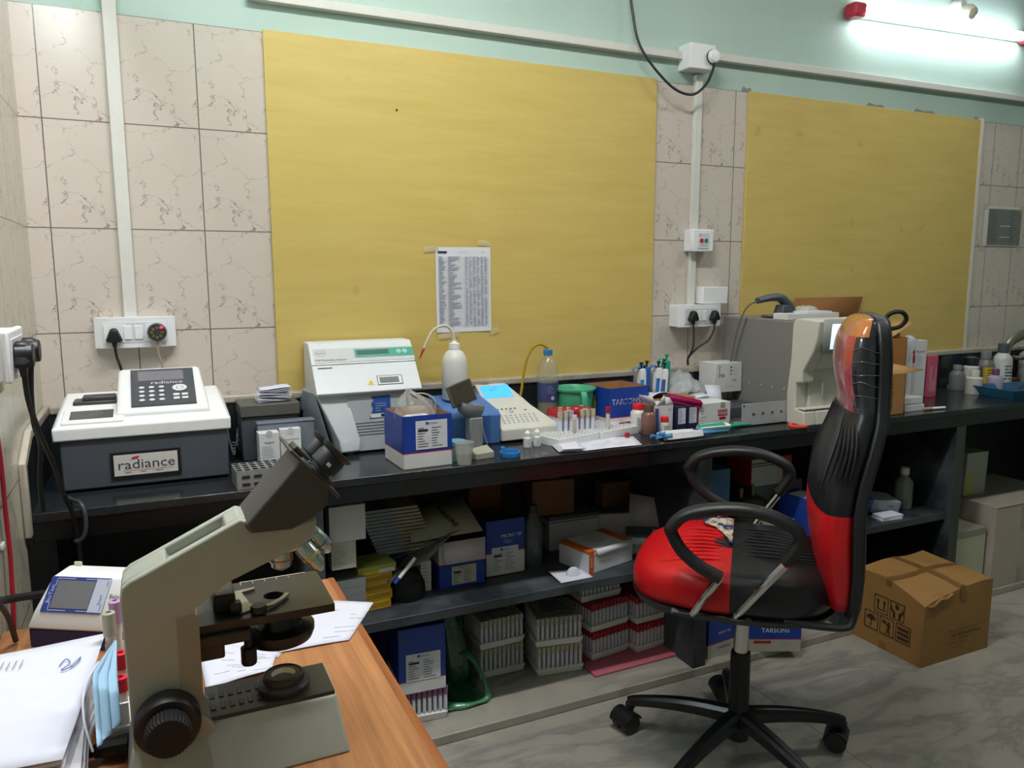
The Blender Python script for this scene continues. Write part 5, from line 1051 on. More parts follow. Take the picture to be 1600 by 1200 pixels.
def plug(parent, M, s=1.0, col=None, name='plug'):
    # triangular three-pin plug, cable leaving downwards; M: x right, y up, z out of the wall
    b = MB(); pr = [(-.024, -.014), (-.018, -.020), (.018, -.020), (.024, -.014), (.010, .020), (.0, .024), (-.010, .020)]
    rings = [[(x*s*k, y*s*k, z) for x, y in pr] for k, z in ((.9, 0), (1, .004), (1, .018), (.8, .026), (.4, .028))]
    b.loft(rings, M=M); b.loft([[(-.008*s, -.018*s, .004), (.008*s, -.018*s, .004), (.008*s, -.018*s, .018), (-.008*s, -.018*s, .018)], [(-.005*s, -.036*s, .006), (.005*s, -.036*s, .006), (.005*s, -.036*s, .016), (-.005*s, -.036*s, .016)]], M=M)
    return b
# left twin socket on the back wall
t = thing('twin_socket', 'white twin socket with switches on the tiled wall above the biochemistry analyser', 'socket', (.255, 0, 1.262))
b = MB(); b.loft([[(-.108, 0, -.044), (.108, 0, -.044), (.108, 0, .044), (-.108, 0, .044)], [(-.108, -.022, -.044), (.108, -.022, -.044), (.108, -.022, .044), (-.108, -.022, .044)]]); b.o('back_box', BOXW, t, bevel=.003)
b = MB(); rings = []
for i in range(9):
    u = -1+2*i/8; x = .109*u; y = -.022-.022*(1-u**4); rings.append([(x, -.020, -.045), (x, y, -.045), (x, y, .045), (x, -.020, .045)])
b.loft(rings).o('cover_plate', BOXW, t, bevel=.002)
b = MB().box(-.083, .084, -.0452, -.043, -.030, .031).o('inset_panel', BOXG, t, bevel=.001)
for x in (-.021, .008): MB().box(x-.011, x+.011, -.0485, -.0448, -.020, .021).o('rocker_switch', BOXW, t, bevel=.0015)
for x in (-.055, .055): MB().box(x-.028, x+.028, -.0460, -.0450, -.026, .027).o('socket_outlet', BOXW, t, bevel=.001)
o = thing('power_plug', 'black three-pin plug with its cord in the left outlet above the biochemistry analyser', 'plug', (.198, -.0462, 1.255))
plug(o, RX(PI/2), .95).o('body', BLACKP, o, bevel=.002)
MB().tube([(0, -.01, -.03), (.003, -.012, -.06), (.012, -.016, -.095), (.018, .0, -.13)], .0038, 8).o('cord', BLACKP, o)
o = thing('night_light_adaptor', 'clear round plug-in adaptor with a red light in the right outlet above the biochemistry analyser', 'adaptor', (.312, -.0462, 1.262))
b = MB().lathe([(.001, 0), (.026, 0), (.0275, .004), (.0275, .02), (.024, .026), (.001, .027)], seg=28, M=RX(PI/2)).o('body', mat('smoky_clear', '#3a3a3d', .12, alpha=.88, coat=1), o)
for k in range(8):
    a = 2*PI*k/8
    if k in (1,): continue
    MB().cyl((.014*math.cos(a), .014*math.sin(a), .027), .0042, .0015, 'z', 10, M=RX(PI/2)).o('pin_hole', mat('brass_dull', ['#8d7a52', '#5d6f86', '#8b8b8b'][k % 3], .35, metal=.6), o)
MB().box(.008, .017, .012, .018, .0268, .0285, 0, RX(PI/2)).o('red_light', mat('red_light', '#ff2244', .4, emis=3), o)
MB().tube([(0, -.014, -.026), (.0, -.014, -.06), (.008, -.012, -.10), (.012, .0, -.14)], .0028, 8).o('cord', mat('grey_cord', '#9b958a', .5), o)
# right sockets
t = thing('twin_socket', 'deep white twin socket box between the yellow boards, below the blank box', 'socket', (2.302, 0, 1.263))
MB().box(-.105, .11, -.058, 0, -.043, .044).o('back_box', BOXW, t, bevel=.003); b = MB(); rings = []
for i in range(9):
    u = -1+2*i/8; x = .108*u+.002; y = -.058-.014*(1-u**4); rings.append([(x, -.056, -.044), (x, y, -.044), (x, y, .045), (x, -.056, .045)])
b.loft(rings).o('cover_plate', BOXW, t, bevel=.002); MB().box(-.078, .08, -.0735, -.071, -.031, .031).o('inset_panel', BOXG, t, bevel=.001)
for x in (-.009, .014): MB().box(x-.010, x+.010, -.0765, -.073, -.020, .021).o('rocker_switch', BOXW, t, bevel=.0015)
for x, lab, pts in ((-.048, 'black plug in the left outlet of the deep socket box, its cord hanging straight down', [(0, -.012, -.03), (.004, -.012, -.08), (.002, -.010, -.13), (.016, .035, -.17), (.03, .05, -.20)]), (.058, 'black plug in the right outlet of the deep socket box, its cord curving left', [(0, -.012, -.03), (-.004, -.012, -.06), (-.03, -.012, -.10), (-.075, -.008, -.125), (-.092, .03, -.17), (-.08, .05, -.20)])):
    o = thing('power_plug', lab, 'plug', (2.302+x, -.0737, 1.263)); plug(o, RX(PI/2), .95).o('body', BLACKP, o, bevel=.002); MB().tube(pts, .0036, 8).o('cord', mat('brown_cord', '#3a2a22', .5), o)
o = MB().box(2.324, 2.446, -.05, 0, 1.310, 1.377).box(2.3235, 2.4465, -.056, -.049, 1.3095, 1.3775).o('blank_box', BOXW, bevel=.002); tag(o, 'blank white wall box above the deep twin socket', 'box')
t = thing('motor_switch', 'white wall switch with a red and a green button between the yellow boards', 'switch', (2.314, 0, 1.562))
MB().box(-.053, .053, -.045, 0, -.043, .043).o('back_box', BOXW, t, bevel=.003); MB().box(-.046, .054, -.052, -.044, -.044, .044).o('cover_plate', BOXW, t, bevel=.004, seg=3); MB().box(-.024, .030, -.0545, -.0515, -.032, .03).o('inset_panel', BOXG, t, bevel=.001)
MB().cyl((-.008, -.0545, .0), .0078, .005, 'y', 16, M=TR(0, -.004, 0)).o('red_button', mat('btn_red', '#c42531', .4), t); MB().cyl((.014, -.0545, .0), .0078, .005, 'y', 16, M=TR(0, -.004, 0)).o('green_button', mat('btn_green', '#118a5c', .4), t)
MB().text('MOTOR', .008, FRONT(.003, -.0549, -.020), 0).box(-.02, -.012, -.0549, -.0546, .018, .021, 1).o('lettering', [INKG, mat('btn_red', '#c42531')], t)
# junction box with lamp plug and cable on top
t = thing('junction_box', 'white junction box on the green wall between the boards, with a round plug in it', 'box', (2.28, .008, 2.256)); MB().box(-.066, .055, -.075, 0, -.048, .045).o('box', BOXW, t, bevel=.003)
o = thing('round_plug', 'round white plug in the junction box, its black cable looping up out of frame', 'plug', (2.318, -.068, 2.256))
MB().lathe([(.001, 0), (.020, 0), (.026, .006), (.026, .014), (.020, .022), (.001, .024)], seg=26, M=RX(PI/2)).o('body', BOXW, o); MB().lathe([(.027, .0), (.028, .006), (.026, .006)], seg=26, caps=False, M=RX(PI/2)).o('black_ring', BLACKP, o)
b = MB().tube([(0, -.012, -.018), (-.004, -.01, -.05), (-.03, -.005, -.105), (-.085, 0, -.145), (-.16, .005, -.135), (-.235, .01, -.085), (-.295, .02, -.02), (-.325, .03, .04), (-.338, .04, .12), (-.348, .045, .2), (-.35, .05, .4)], .0052, 8).o('cord', mat('dark_green_cord', '#1c2a28', .45), o)
# bulb above the tube lamp
t = thing('bulb', 'small round bulb in a holder above the lit tube lamp', 'bulb', (3.77, .008, 2.655)); MB().lathe([(.001, 0), (.028, 0), (.03, .01), (.022, .03), (.02, .05), (.001, .05)], seg=20, M=RX(PI/2)).o('holder', BOXW, t); MB().lathe([(.012, .04), (.03, .07), (.034, .09), (.026, .112), (.001, .122)], seg=22, M=RX(PI/2+.5)).o('glass', mat('bulb_glass', '#d9d2b8', .08, coat=1), t)
# papers on the boards
t = thing('price_list', 'white printed table sheet taped to the large yellow board', 'paper', (1.304, -.013, 1.376)); t.rotation_euler = (0, math.radians(-.4), 0)
b = MB(); M = RX(PI/2); b.grid(8, 10, lambda u, v: (-.103+.206*u, -.148+.296*v, .001+.003*(1-math.sin(PI*u))*abs(v-.5)), 0, M)
b.box(-.095, -.062, .128, .134, .0042, .0045, 1, M).text('RATE LIST', .007, M @ TR(.0, .131, .0045), 2).text('DEL', .005, M @ TR(.075, .131, .0045), 1)
R = random.Random(1)
for k in range(46):
    y = .112-.0053*k; b.box(-.094, .094, y, y+.0005, .0042, .0043, 3, M)
    w1 = R.uniform(.008, .026); b.box(-.092, -.092+w1, y+.0012, y+.0038, .0042, .0044, 2, M); w2 = R.uniform(.008, .05); b.box(-.058, -.058+w2, y+.0012, y+.0038, .0042, .0044, 2, M)
    for c in range(6):
        if R.random() < .9: b.box(.006+.0148*c, .006+.0148*c+R.uniform(.005, .010), y+.0012, y+.0038, .0042, .0044, 2, M)
for x in (-.094, -.061, .002, .018, .033, .048, .063, .078, .094): b.box(x, x+.0004, -.132, .115, .0042, .0043, 3, M)
b.o('sheet', [mat('sheet_white', '#dfe1e8', .6), INK, mat('fine_print', '#979dab', .6), mat('rule_grey', '#9aa0ae', .6)], t, solid=0)
TAPE = mat('clear_tape', '#ded2b0', .2, alpha=.55, coat=.6)
for x, z, w_, a in ((-.118, .142, .05, .1), (.078, .162, .045, -.1), (.115, -.150, .035, .4), (-.06, -.158, .08, .1)): MB().quad(RX(PI/2) @ TR(x, z, .0048) @ RZ(a), w_, .018, 0).o('tape', TAPE, t)
t = thing('notice_sheet', 'grey photocopied notice taped to the tiles at the right edge', 'paper', (4.24, -.001, 1.665))
b = MB(); M = RX(PI/2); b.quad(M, .30, .196, 0, .002).quad(M @ TR(.015, -.004, 0), .262, .18, 1, .0025).lines(M @ TR(-.06, 0, .003), .09, .16, 14, 2, 3, .5).lines(M @ TR(.085, 0, .003), .07, .16, 12, 2, 8, .5).box(-.02, .06, .0, .004, .003, .0033, 0, M).box(-.02, .06, -.055, -.051, .003, .0033, 0, M); b.o('sheet', [mat('copy_white', '#d5d3ca', .5), mat('copy_grey', '#777a78', .55), mat('copy_dark', '#55585a', .6)], t)
for x, z in ((-.14, .095), (.14, .09), (-.15, -.11), (.14, -.105)): MB().quad(RX(PI/2) @ TR(x, z, .0036), .03, .03, 0).o('tape', TAPE, t)
# patches of bare plaster along the top edge of the boards
b = MB()
for x, w_ in ((2.56, .06), (3.30, .13), (3.62, .17), (3.985, .03)):
    b.add([(x-w_/2, .0072, 2.163), (x+w_/2, .0072, 2.163), (x+w_/3, .0072, 2.183), (x, .0072, 2.178), (x-w_/3, .0072, 2.186)], [(0, 1, 2, 3, 4)])
o = b.o('trim_8', mat('plaster_grey', '#8d8f88', .9)); o['kind'] = 'structure'
# left wall socket box, plugs and cables
t = thing('socket_box', 'deep white socket box on the left wall at the edge of the photo', 'socket', (0, -.84, 1.282))
MB().box(0, .055, -.085, .085, -.045, .045).o('back_box', BOXW, t, bevel=.003); MB().box(.050, .064, -.090, .088, -.048, .048).o('cover_plate', BOXW, t, bevel=.005, seg=3); MB().box(.0635, .0655, -.07, .07, -.032, .032).o('inset_panel', BOXG, t, bevel=.001)
ML = Matrix(((0, 0, 1, 0), (1, 0, 0, 0), (0, 1, 0, 0), (0, 0, 0, 1)))
for y, lab, pts in ((-.885, 'black plug nearer the camera in the left wall socket, cord falling to the counter', [(.012, 0, -.03), (.014, .0, -.08), (.018, .03, -.13), (.022, .10, -.19), (.026, .19, -.26), (.03, .27, -.34), (.035, .345, -.40), (.04, .39, -.46), (.042, .39, -.56), (.045, .38, -.68)]), (-.795, 'black plug farther along the left wall socket box, cord dropping behind the first', [(.012, 0, -.03), (.008, 0, -.09), (.006, .02, -.15), (.004, .10, -.21), (-.01, .16, -.30), (-.015, .2, -.38)])):
    o = thing('power_plug', lab, 'plug', (.066, y, 1.282)); b = plug(o, ML, 1.15); b.cyl((0, 0, 0), .022, .03, 'z', 20, M=ML); b.o('body', BLACKP, o, bevel=.002)
    MB().tube(pts, .0052, 8).o('cord', BLACKP, o)
o = MB().box(.0, .016, -.80, -.70, 1.195, 1.235).o('wall_plate', mat('beige_plate', '#a39a78', .5), bevel=.001); tag(o, 'small beige plate on the left wall under the white socket box', 'plate')
o = MB().tube([(.085, -.40, .876), (.095, -.44, .880), (.115, -.49, .885), (.125, -.506, .868), (.127, -.512, .838), (.122, -.514, .81), (.108, -.512, .795), (.100, -.512, .80)], .005, 8).o('loose_cable', mat('grey_cable', '#34393d', .5)); tag(o, 'grey cable loop curling over the counter edge under the biochemistry analyser', 'cable')
o = MB().tube([(.012, -.80, 1.12), (.012, -.79, 1.05), (.011, -.786, .96), (.013, -.795, .86), (.012, -.82, .72), (.012, -.84, .55), (.012, -.84, .02)], .0042, 8).o('red_cable', mat('cable_red', '#a5152a', .45)); tag(o, 'thin red cable hanging down the left wall', 'cable')
o = MB().tube([(.006, -1.24, 1.02), (.02, -1.12, .93), (.03, -1.05, .87), (.035, -1.0, .82), (.035, -.955, .757)], .005, 8).o('black_cable', BLACKP); tag(o, 'black cable dropping to the table beside the small analyser at the left edge', 'cable')
o = MB().tube([(.008, -1.06, .880), (.02, -1.0, .855), (.04, -.93, .83), (.075, -.875, .81)], lambda u: .003 if u < .35 else .0075, 10).o('jack_lead', BLACKP); tag(o, 'black moulded lead with a thick end behind the small analyser', 'cable')
for q, (y, z) in enumerate(((-.80, .895), (-.79, 1.04))): 
    o = MB().box(.0, .006, y-.014, y+.012, z-.006, z+.006).o('cable_clip', BOXW, bevel=.002); tag(o, ('lower' if q == 0 else 'upper')+' white clip holding the red cable to the left wall', 'clip')
b = MB()
for k in range(5): b.tube([(.485, -.10-.01*k, .90+.02*k), (.50, -.15, .93-.01*k), (.52, -.13+.01*k, .90+.015*k)], .002, 6)
o = b.o('wire_bundle', mat('wire_grey', '#6e7277', .5)); o['kind'] = 'stuff'; tag(o, 'tangle of grey wires between the biochemistry analyser and the dark power unit', 'wires')
# ================================================================ shelves under the counter
SH = .4252; PLZ = .0312
# white cartons by the partition
t = carton('white_carton', 'blank white carton standing on the printed one at the left end of the shelf', (.775, -.40, .668), .105, .06, .106)
t = carton('white_carton', 'printed off-white carton under the blank one at the left end of the shelf', (.762, -.40, .585), .072, .055, .083, mats=mat('offwhite_card', '#c6c4b8', .6)); MB().lines(FRONT(0, -.0281, .04), .06, .07, 9, 0, 3, .35).o('print', INKG, t)
# slide boxes: stack in a clear wrapper and yellow kits
YEL = mat('yellow_card', '#d0a92a', .45); LIME = mat('lime_card', '#9aa34a', .5)
for k in range(4):
    o = MB().box(-.055, .045, -.05, .05, 0, .027).box(-.050, .04, -.0508, -.05, .006, .020, 1).o('slide_box', [YEL, mat('yellow_print', '#a8821c', .5)], bevel=.001); o.location = (.862+.004*(k % 2), -.335, SH+.028*k); o.rotation_euler = (0, 0, .08+.03*(k % 2)); tag(o, 'yellow slide box, %s in the stack at the left end of the shelf' % ['lowest', 'second up', 'third up', 'fourth up'][k], 'box')
t = carton('slide_box', 'yellow and lime printed slide box, the topmost of the yellow stack', (.865, -.335, SH+.112), .12, .105, .026, .08, mats=YEL)
MB().box(-.0602, .0602, -.0527, .0527, .012, .0265).o('lime_lid', LIME, t); MB().text('VIDAS', .02, TR(0, 0, .0268), 0).o('lettering', mat('lime_ink', '#4b3c1a', .6), t); MB().quad(FRONT(.03, -.0529, .008), .05, .012, 0).o('paper_strip', LBL[0], t)
for k in range(5):
    o = MB().box(-.05, .05, -.045, .045, 0, .023).o('slide_pack', mat('slide_pack_grey', '#8b8e92', .25, alpha=.9, coat=.6)); o.location = (.775, -.372, SH+.024*k); o.rotation_euler = (0, 0, -.05+.02*k); tag(o, 'film-wrapped grey slide pack, number %s up beside the yellow boxes' % ['one', 'two', 'three', 'four', 'five'][k], 'pack')
# fan of clear bagged glass pipettes, many layers
b = MB(); R = random.Random(9)
for k in range(13):
    z = .56+.0102*k; x0 = .895-.0035*k; 
    b.box(x0, x0+.10, -.30+.004*k, -.12, z, z+.0096, 0, TR(0, 0, .0)); b.box(x0+.10, x0+.19, -.30+.004*k, -.12, z+.001, z+.0092, 1)
BAGW = mat('bagged_strips', '#8b93a0', .25, coat=.7, var=.15); BAGB = mat('bagged_strips_beige', '#a89f88', .25, coat=.7, var=.15)
o = b.o('bagged_pipettes', [BAGW, BAGB]); o['kind'] = 'stuff'; tag(o, 'thick pack of film-bagged disposable pipettes stacked left of the printed lid', 'packs')
t = thing('support_carton', 'dark blue carton under the bagged pipettes', 'box', (.985, -.20, SH)); MB().box(-.10, .10, -.06, .10, 0, .134).o('carton', mat('dark_blue_card', '#1b2b66', .5), t)
o = MB().add([(.92, -.36, .565), (1.05, -.37, .60), (1.13, -.33, .60), (1.0, -.31, .56)], [(0, 1, 2, 3)]).grid(8, 4, lambda u, v: (.90+.26*u, -.40+.09*v+.06*u, .50+.115*u+.012*math.sin(9*u+3*v))).o('clear_sleeve', mat('sleeve_film', '#b0b1a6', .15, alpha=.55, bump=.8, coat=.6), solid=.001); tag(o, 'crinkled clear plastic sleeve hanging over the front of the bagged pipettes', 'sleeve')
t = thing('felt_marker', 'white and blue marker slanting in the clear sleeve', 'pen', (.915, -.415, .510)); t.rotation_euler = (0, math.radians(-42), .2); MB().cyl((0, 0, 0), .006, .02, 'x', 10).o('tip', BLUEC, t); MB().cyl((.02, 0, 0), .0058, .075, 'x', 10).o('barrel', WHITE, t)
t = thing('black_pouch', 'lumpy black pouch on the shelf below the slanting marker', 'pouch', (.975, -.345, SH)); b = MB().lathe([(.001, 0), (.05, .002), (.058, .02), (.055, .05), (.04, .085), (.02, .10), (.001, .102)], seg=20, sy=.75); b.o('pouch', mat('black_cloth', '#0e0f12', .6, bump=.5, bscale=40), t)
t = carton('white_carton', 'narrow printed white card box beside the black pouch', (1.045, -.30, SH), .035, .04, .10, 0); MB().lines(FRONT(0, -.0204, .06), .026, .07, 6, 0, 5, .3).o('print', INKG, t)
# open blue carton with lid
t = thing('tip_box', 'open blue and white carton with a leaning grey lid, left of the MICRO TIP box', 'box', (1.165, -.255, SH))
b = MB().box(-.078, .080, -.075, .07, 0, .082, 0).box(-.080, .081, -.077, .072, .082, .156, 1, faces={'top': 2}).box(-.0805, .0815, -.0775, .0725, .080, .083, 3); b.o('carton', [BLUEC, mat('card_shadow', '#c9c4c8', .6), BLACKP, REDP], t, bevel=.001)  # solid block; its black top face stands in for the shaded open inside
MB().add([(-.07, -.080, .155), (.074, -.080, .155), (.074, -.094, .088), (-.066, -.094, .088)], [(0, 1, 2, 3)]).o('front_flap', mat('flap_grey', '#cfcbd2', .6), t, solid=.0015)
b = MB().add([(-.165, -.06, .168), (.075, -.07, .175), (.055, .06, .255), (-.145, .07, .225)], [(0, 1, 2, 3)]); b.o('lid', mat('lid_grey', '#b4b6a5', .6), t, solid=.002)
MB().text('TARSONS', .026, TR(-.025, .0, .2175) @ RX(math.radians(27)) @ RY(math.radians(-6)) @ RZ(math.radians(-70)), 0, extr=.0006).o('lettering', INK, t)
b = MB(); label_geo(b, FRONT(.006, -.0752, .040), .085, .062, 12, 0, 1, 6, 2, 'Tarsons', 2); b.o('printed_label', [mat('label_cream', '#b9b8a6', .6), INK, INKG], t)
MB().text('M-DIA', .016, LEFT(-.0808, -.03, .12), 0).o('side_print', REDP, t)
t = blue_open('tip_box', 'blue and white MICRO TIP carton on the shelf beside a clear bottle', (1.333, -.225, SH), .145, .15, .192, 0, .42, inner=mat('shaded_kraft_in', '#3a2c22', .8))  # inner walls coloured dark for the shade inside the open carton
MB().text('MICRO TIP', .016, FRONT(.022, -.0755, .135), 0).lines(FRONT(.015, -.0755, .113) @ RZ(-.3), .045, .014, 4, 0, 6, .3).o('lettering', WHITE, t)
b = MB(); label_geo(b, FRONT(-.002, -.0757, .055), .098, .088, 22, 0, 1, 8, 2, 'Tarsons', 2); b.o('printed_label', LBL, t)
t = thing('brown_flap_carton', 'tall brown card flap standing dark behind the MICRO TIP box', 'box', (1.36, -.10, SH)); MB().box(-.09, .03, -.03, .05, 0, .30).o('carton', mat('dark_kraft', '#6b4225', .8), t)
t = thing('clear_bottle', 'clear rectangular plastic bottle right of the MICRO TIP box', 'bottle', (1.455, -.255, SH)); MB().lathe([(.001, 0), (.036, 0), (.038, .006), (.038, .13), (.03, .16), (.014, .178), (.013, .20)], seg=28, sy=.8).o('body', mat('clear_jug', '#6f7a82', .1, alpha=.45, coat=1), t); MB().lathe([(.001, .19), (.016, .19), (.016, .215), (.001, .215)], seg=18).o('cap', mat('cap_dark', '#2a2e33', .4), t)
# kits on the right of the shelf
LK = mat('kit_white', '#cfd2d8', .5, var=.03); LKD = mat('kit_lid_grey', '#5c636b', .45)
t = carton('kit_carton', 'white kit carton with a grey-blue lid behind the orange-banded one', (1.672, -.118, SH), .20, .11, .125, -.06, mats=LK); MB().box(-.1005, .1005, -.0555, .0555, .112, .1255).box(-.101, .101, -.056, -.0553, .104, .107, 1).o('lid', [LKD, BLUEC], t); MB().text('TRI COMBO', .014, LEFT(-.1008, 0, .085), 0).o('lettering', INK, t)
t = carton('kit_carton', 'white and orange diagnostic carton lying open at the shelf edge', (1.672, -.325, SH), .215, .15, .078, math.radians(14), mats=LK)
OR = mat('orange_band', '#c9612a', .45); b = MB().box(-.1080, -.0850, -.0756, -.075, 0, .078).box(-.1080, -.1070, -.075, .075, .070, .0785).box(-.1080, .1080, -.0757, -.075, .060, .0625).box(.070, .1080, -.075, .075, .078, .0788).box(-.108, -.075, -.076, .076, .0780, .0786); b.o('orange_band', OR, t)
MB().add([(-.075, -.075, .0805), (.107, -.075, .0805), (.105, -.085, .064), (-.072, -.083, .062)], [(0, 1, 2, 3)]).o('lid_flap', PAPER, t, solid=.0012); MB().text('ELISENSOR', .014, TR(0, .02, .0795), 0).lines(TR(.01, -.01, .0795), .10, .02, 3, 1, 5, .3).o('lettering', [INKG, INKG], t); MB().text('H-CT', .014, FRONT(-.0965, -.0758, .04) @ RZ(PI/2), 0).o('side_print', WHITE, t)
MB().lines(FRONT(.02, -.0760, .03), .14, .02, 3, 0, 7, .3).o('front_print', INKG, t)
t = thing('domed_packet', 'white domed packet on a curled sheet at the shelf edge left of the orange carton', 'packet', (1.535, -.405, SH)); MB().lathe([(.001, .003), (.026, .003), (.024, .014), (.014, .026), (.001, .030)], seg=22, sy=.7).o('dome', PAPER, t); MB().grid(8, 6, lambda u, v: (-.07+.12*u, -.045+.09*v, .002+.012*abs(u-.6)*v)).o('sheet', PAPER, t, solid=.001)
t = carton('kit_carton', 'open white carton marked elisensor, nearest the chair seat', (1.900, -.295, SH), .15, .12, .060, math.radians(-32), mats=LK); MB().box(-.07, .07, -.05, .05, .0602, .068).o('pads', mat('kit_dark', '#454c54', .5), t, bevel=.002); MB().text('ELISENSOR', .020, FRONT(-.0, -.0606, .03), 0).o('lettering', INK, t); MB().add([(-.06, .06, .06), (.075, .06, .06), (.06, .095, .165), (-.055, .10, .18)], [(0, 1, 2, 3)]).o('lid_flap', LK, t, solid=.0015); MB().add([(.02, -.03, .069), (.06, -.04, .069), (.07, 0, .073), (.03, .02, .071)], [(0, 1, 2, 3)]).o('leaflet', PAPER, t)
t = carton('kit_carton', 'white carton with a dark grey top behind the elisensor one', (1.853, -.135, SH), .13, .11, .11, math.radians(-18), mats=LK); MB().box(-.06, .06, -.05, .05, .1102, .114).o('top_panel', LKD, t)
t = carton('brown_carton', 'brown carton with a white label behind the kit cartons', (1.605, -.092, SH+.127), .165, .10, .13, -.12, mats=mat('brown_dark_card', '#7a5a3e', .8)); MB().quad(TR(-.01, 0, .1305), .10, .07, 0, 0).lines(TR(-.01, 0, .131), .08, .05, 4, 1, 4, .3).o('label', LBL[:2], t)
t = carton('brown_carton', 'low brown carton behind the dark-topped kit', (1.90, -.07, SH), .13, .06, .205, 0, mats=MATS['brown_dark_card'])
# second bay (seen through the armrests)
t = carton('blue_carton', 'blue card box seen through the far armrest', (2.165, -.34, SH), .10, .08, .29, 0, mats=mat('steel_blue_card', '#3e6f9e', .5))
t = thing('pump_part', 'brownish metal pump part lying inside the far armrest loop', 'part', (2.37, -.30, SH)); MB().lathe([(.001, 0), (.11, 0), (.12, .06), (.10, .11), (.06, .14), (.001, .145)], seg=28, sy=.8).o('housing', mat('dirty_metal', '#4f493c', .5, metal=.4, bump=.4, bscale=30), t); MB().cyl((-.03, 0, .14), .01, .04, 'z', 14).cyl((.03, .0, .135), .008, .05, 'z', 14).o('stub', mat('dirty_brass', '#837858', .4, metal=.7), t)
t = carton('grey_carton', 'grey carton carrying the red-edged box behind the armrests', (2.56, -.16, SH), .26, .22, .17, 0, mats=mat('grey_card2', '#6e7072', .7))
t = carton('red_edged_box', 'white box with red sides behind the rear bend of the far armrest', (2.50, -.22, SH+.172), .20, .14, .11, 0, mats=mat('white_dull', '#b9b6ad', .6)); MB().box(-.104, -.100, -.071, .071, 0, .112).o('red_side', mat('box_red', '#b13225', .5), t); MB().box(.06, .104, -.072, .071, 0, .112).o('red_side', mat('box_red', '#b13225', .5), t); MB().box(-.10, .06, -.0715, -.0705, .090, .094).box(-.10, .06, -.0715, -.0705, .080, .083).o('black_band', INK, t)
t = carton('blue_carton', 'blue carton with a white label beside the lower red back panel of the chair', (2.585, -.38, SH), .12, .14, .145, .2, mats=BLUEC); MB().quad(FRONT(.03, -.0706, .06), .04, .08, 0).lines(FRONT(.03, -.0712, .06), .03, .07, 7, 1, 3, .4).quad(TR(0, 0, .1456), .09, .08, 0).o('label', LBL[:2], t)
t = carton('cream_carton', 'cream carton low behind the armrest rods', (2.42, -.42, SH), .11, .06, .08, 0, mats=mat('cream_card', '#b5ae96', .6)); t = carton('blue_carton', 'small bright blue box just above the torn seat corner', (2.19, -.42, SH), .06, .05, .06, 0, mats=mat('bright_blue', '#1f4fc0', .45)); MB().quad(FRONT(-.015, -.0256, .02), .03, .04, 0).o('label', LBL[0], t)
# third bay
t = carton('kit_box', 'bluish white kit box leaning on the shelf right of the chair back', (3.05, -.33, SH+.012), .155, .10, .058, math.radians(-14), mats=mat('bluish_card', '#9aa3b0', .5)); t.rotation_euler = (math.radians(8), math.radians(8), math.radians(-14)); MB().text('SYBIL', .015, FRONT(.03, -.0506, .035), 1).lines(FRONT(-.03, -.0506, .03), .05, .04, 5, 1, 3, .3).box(-.08, -.055, -.0504, .0504, .0, .0585, 0).o('print', [BLUEC, INK], t)
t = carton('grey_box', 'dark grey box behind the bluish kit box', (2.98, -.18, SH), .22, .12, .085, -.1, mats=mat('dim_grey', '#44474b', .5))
for k, lb in enumerate(('lower', 'upper')):
    o = MB().box(-.055, .055, -.03, .03, 0, .010).o('paper_packet', PAPER, bevel=.002); o.location = (3.01+.004*k, -.425, SH+.0105*k); o.rotation_euler = (0, 0, -.1+.05*k); tag(o, lb+' folded white paper packet at the edge of the shelf right of the chair', 'paper')
t = thing('reagent_jug', 'clear plastic bottle with a white cap on the shelf right of the chair', 'bottle', (3.205, -.345, SH)); MB().lathe([(.001, 0), (.034, 0), (.037, .006), (.037, .115), (.030, .128), (.016, .142), (.015, .155)], seg=30).o('body', mat('clear_jug2', '#9ba298', .1, alpha=.6, coat=1), t); MB().lathe([(.001, .15), (.018, .15), (.018, .178), (.001, .178)], seg=20).o('cap', mat('cap_cream', '#c9c8bc', .4), t); MB().lathe([(.001, .004), (.0345, .004), (.0345, .03), (.001, .03)], seg=26).o('residue', mat('residue_dark', '#4b4c45', .4), t)
# white cartons at the far right
t = carton('stained_carton', 'large stained white carton on the floor ledge at the right edge', (3.90, -.30, PLZ), .56, .38, .375, 0, mats=mat('stained_white', '#b3a79c', .75, var=.12, scale=6)); MB().box(-.28, .28, -.192, .192, .372, .378).o('lid', mat('stained_lid', '#a39a8e', .75, var=.1), t, bevel=.002); MB().box(-.10, -.05, -.1906, -.19, .25, .375).box(-.10, -.06, -.1906, -.19, .0, .07).o('old_tape', mat('tape_brownish', '#9c9a86', .4), t)
t = carton('pale_carton', 'pale green-white carton squeezed between the partition and the stained carton', (3.50, -.34, PLZ), .20, .25, .26, 0, mats=mat('pale_greenwhite', '#b5b69c', .6)); MB().box(-.101, .101, -.126, .126, .258, .285).o('lid', mat('pale_lid', '#8e8f80', .6), t)
t = carton('white_carton', 'upright white carton with a yellow tape on top of the stained carton', (3.72, -.26, .4105), .16, .11, .20, 0, mats=mat('dull_white_card', '#aaa79b', .6)); t.rotation_euler = (0, math.radians(2), .05); MB().quad(FRONT(-.045, -.0556, .05), .045, .095, 0).o('yellow_tape', mat('yellow_tape', '#b5ac2e', .5), t)
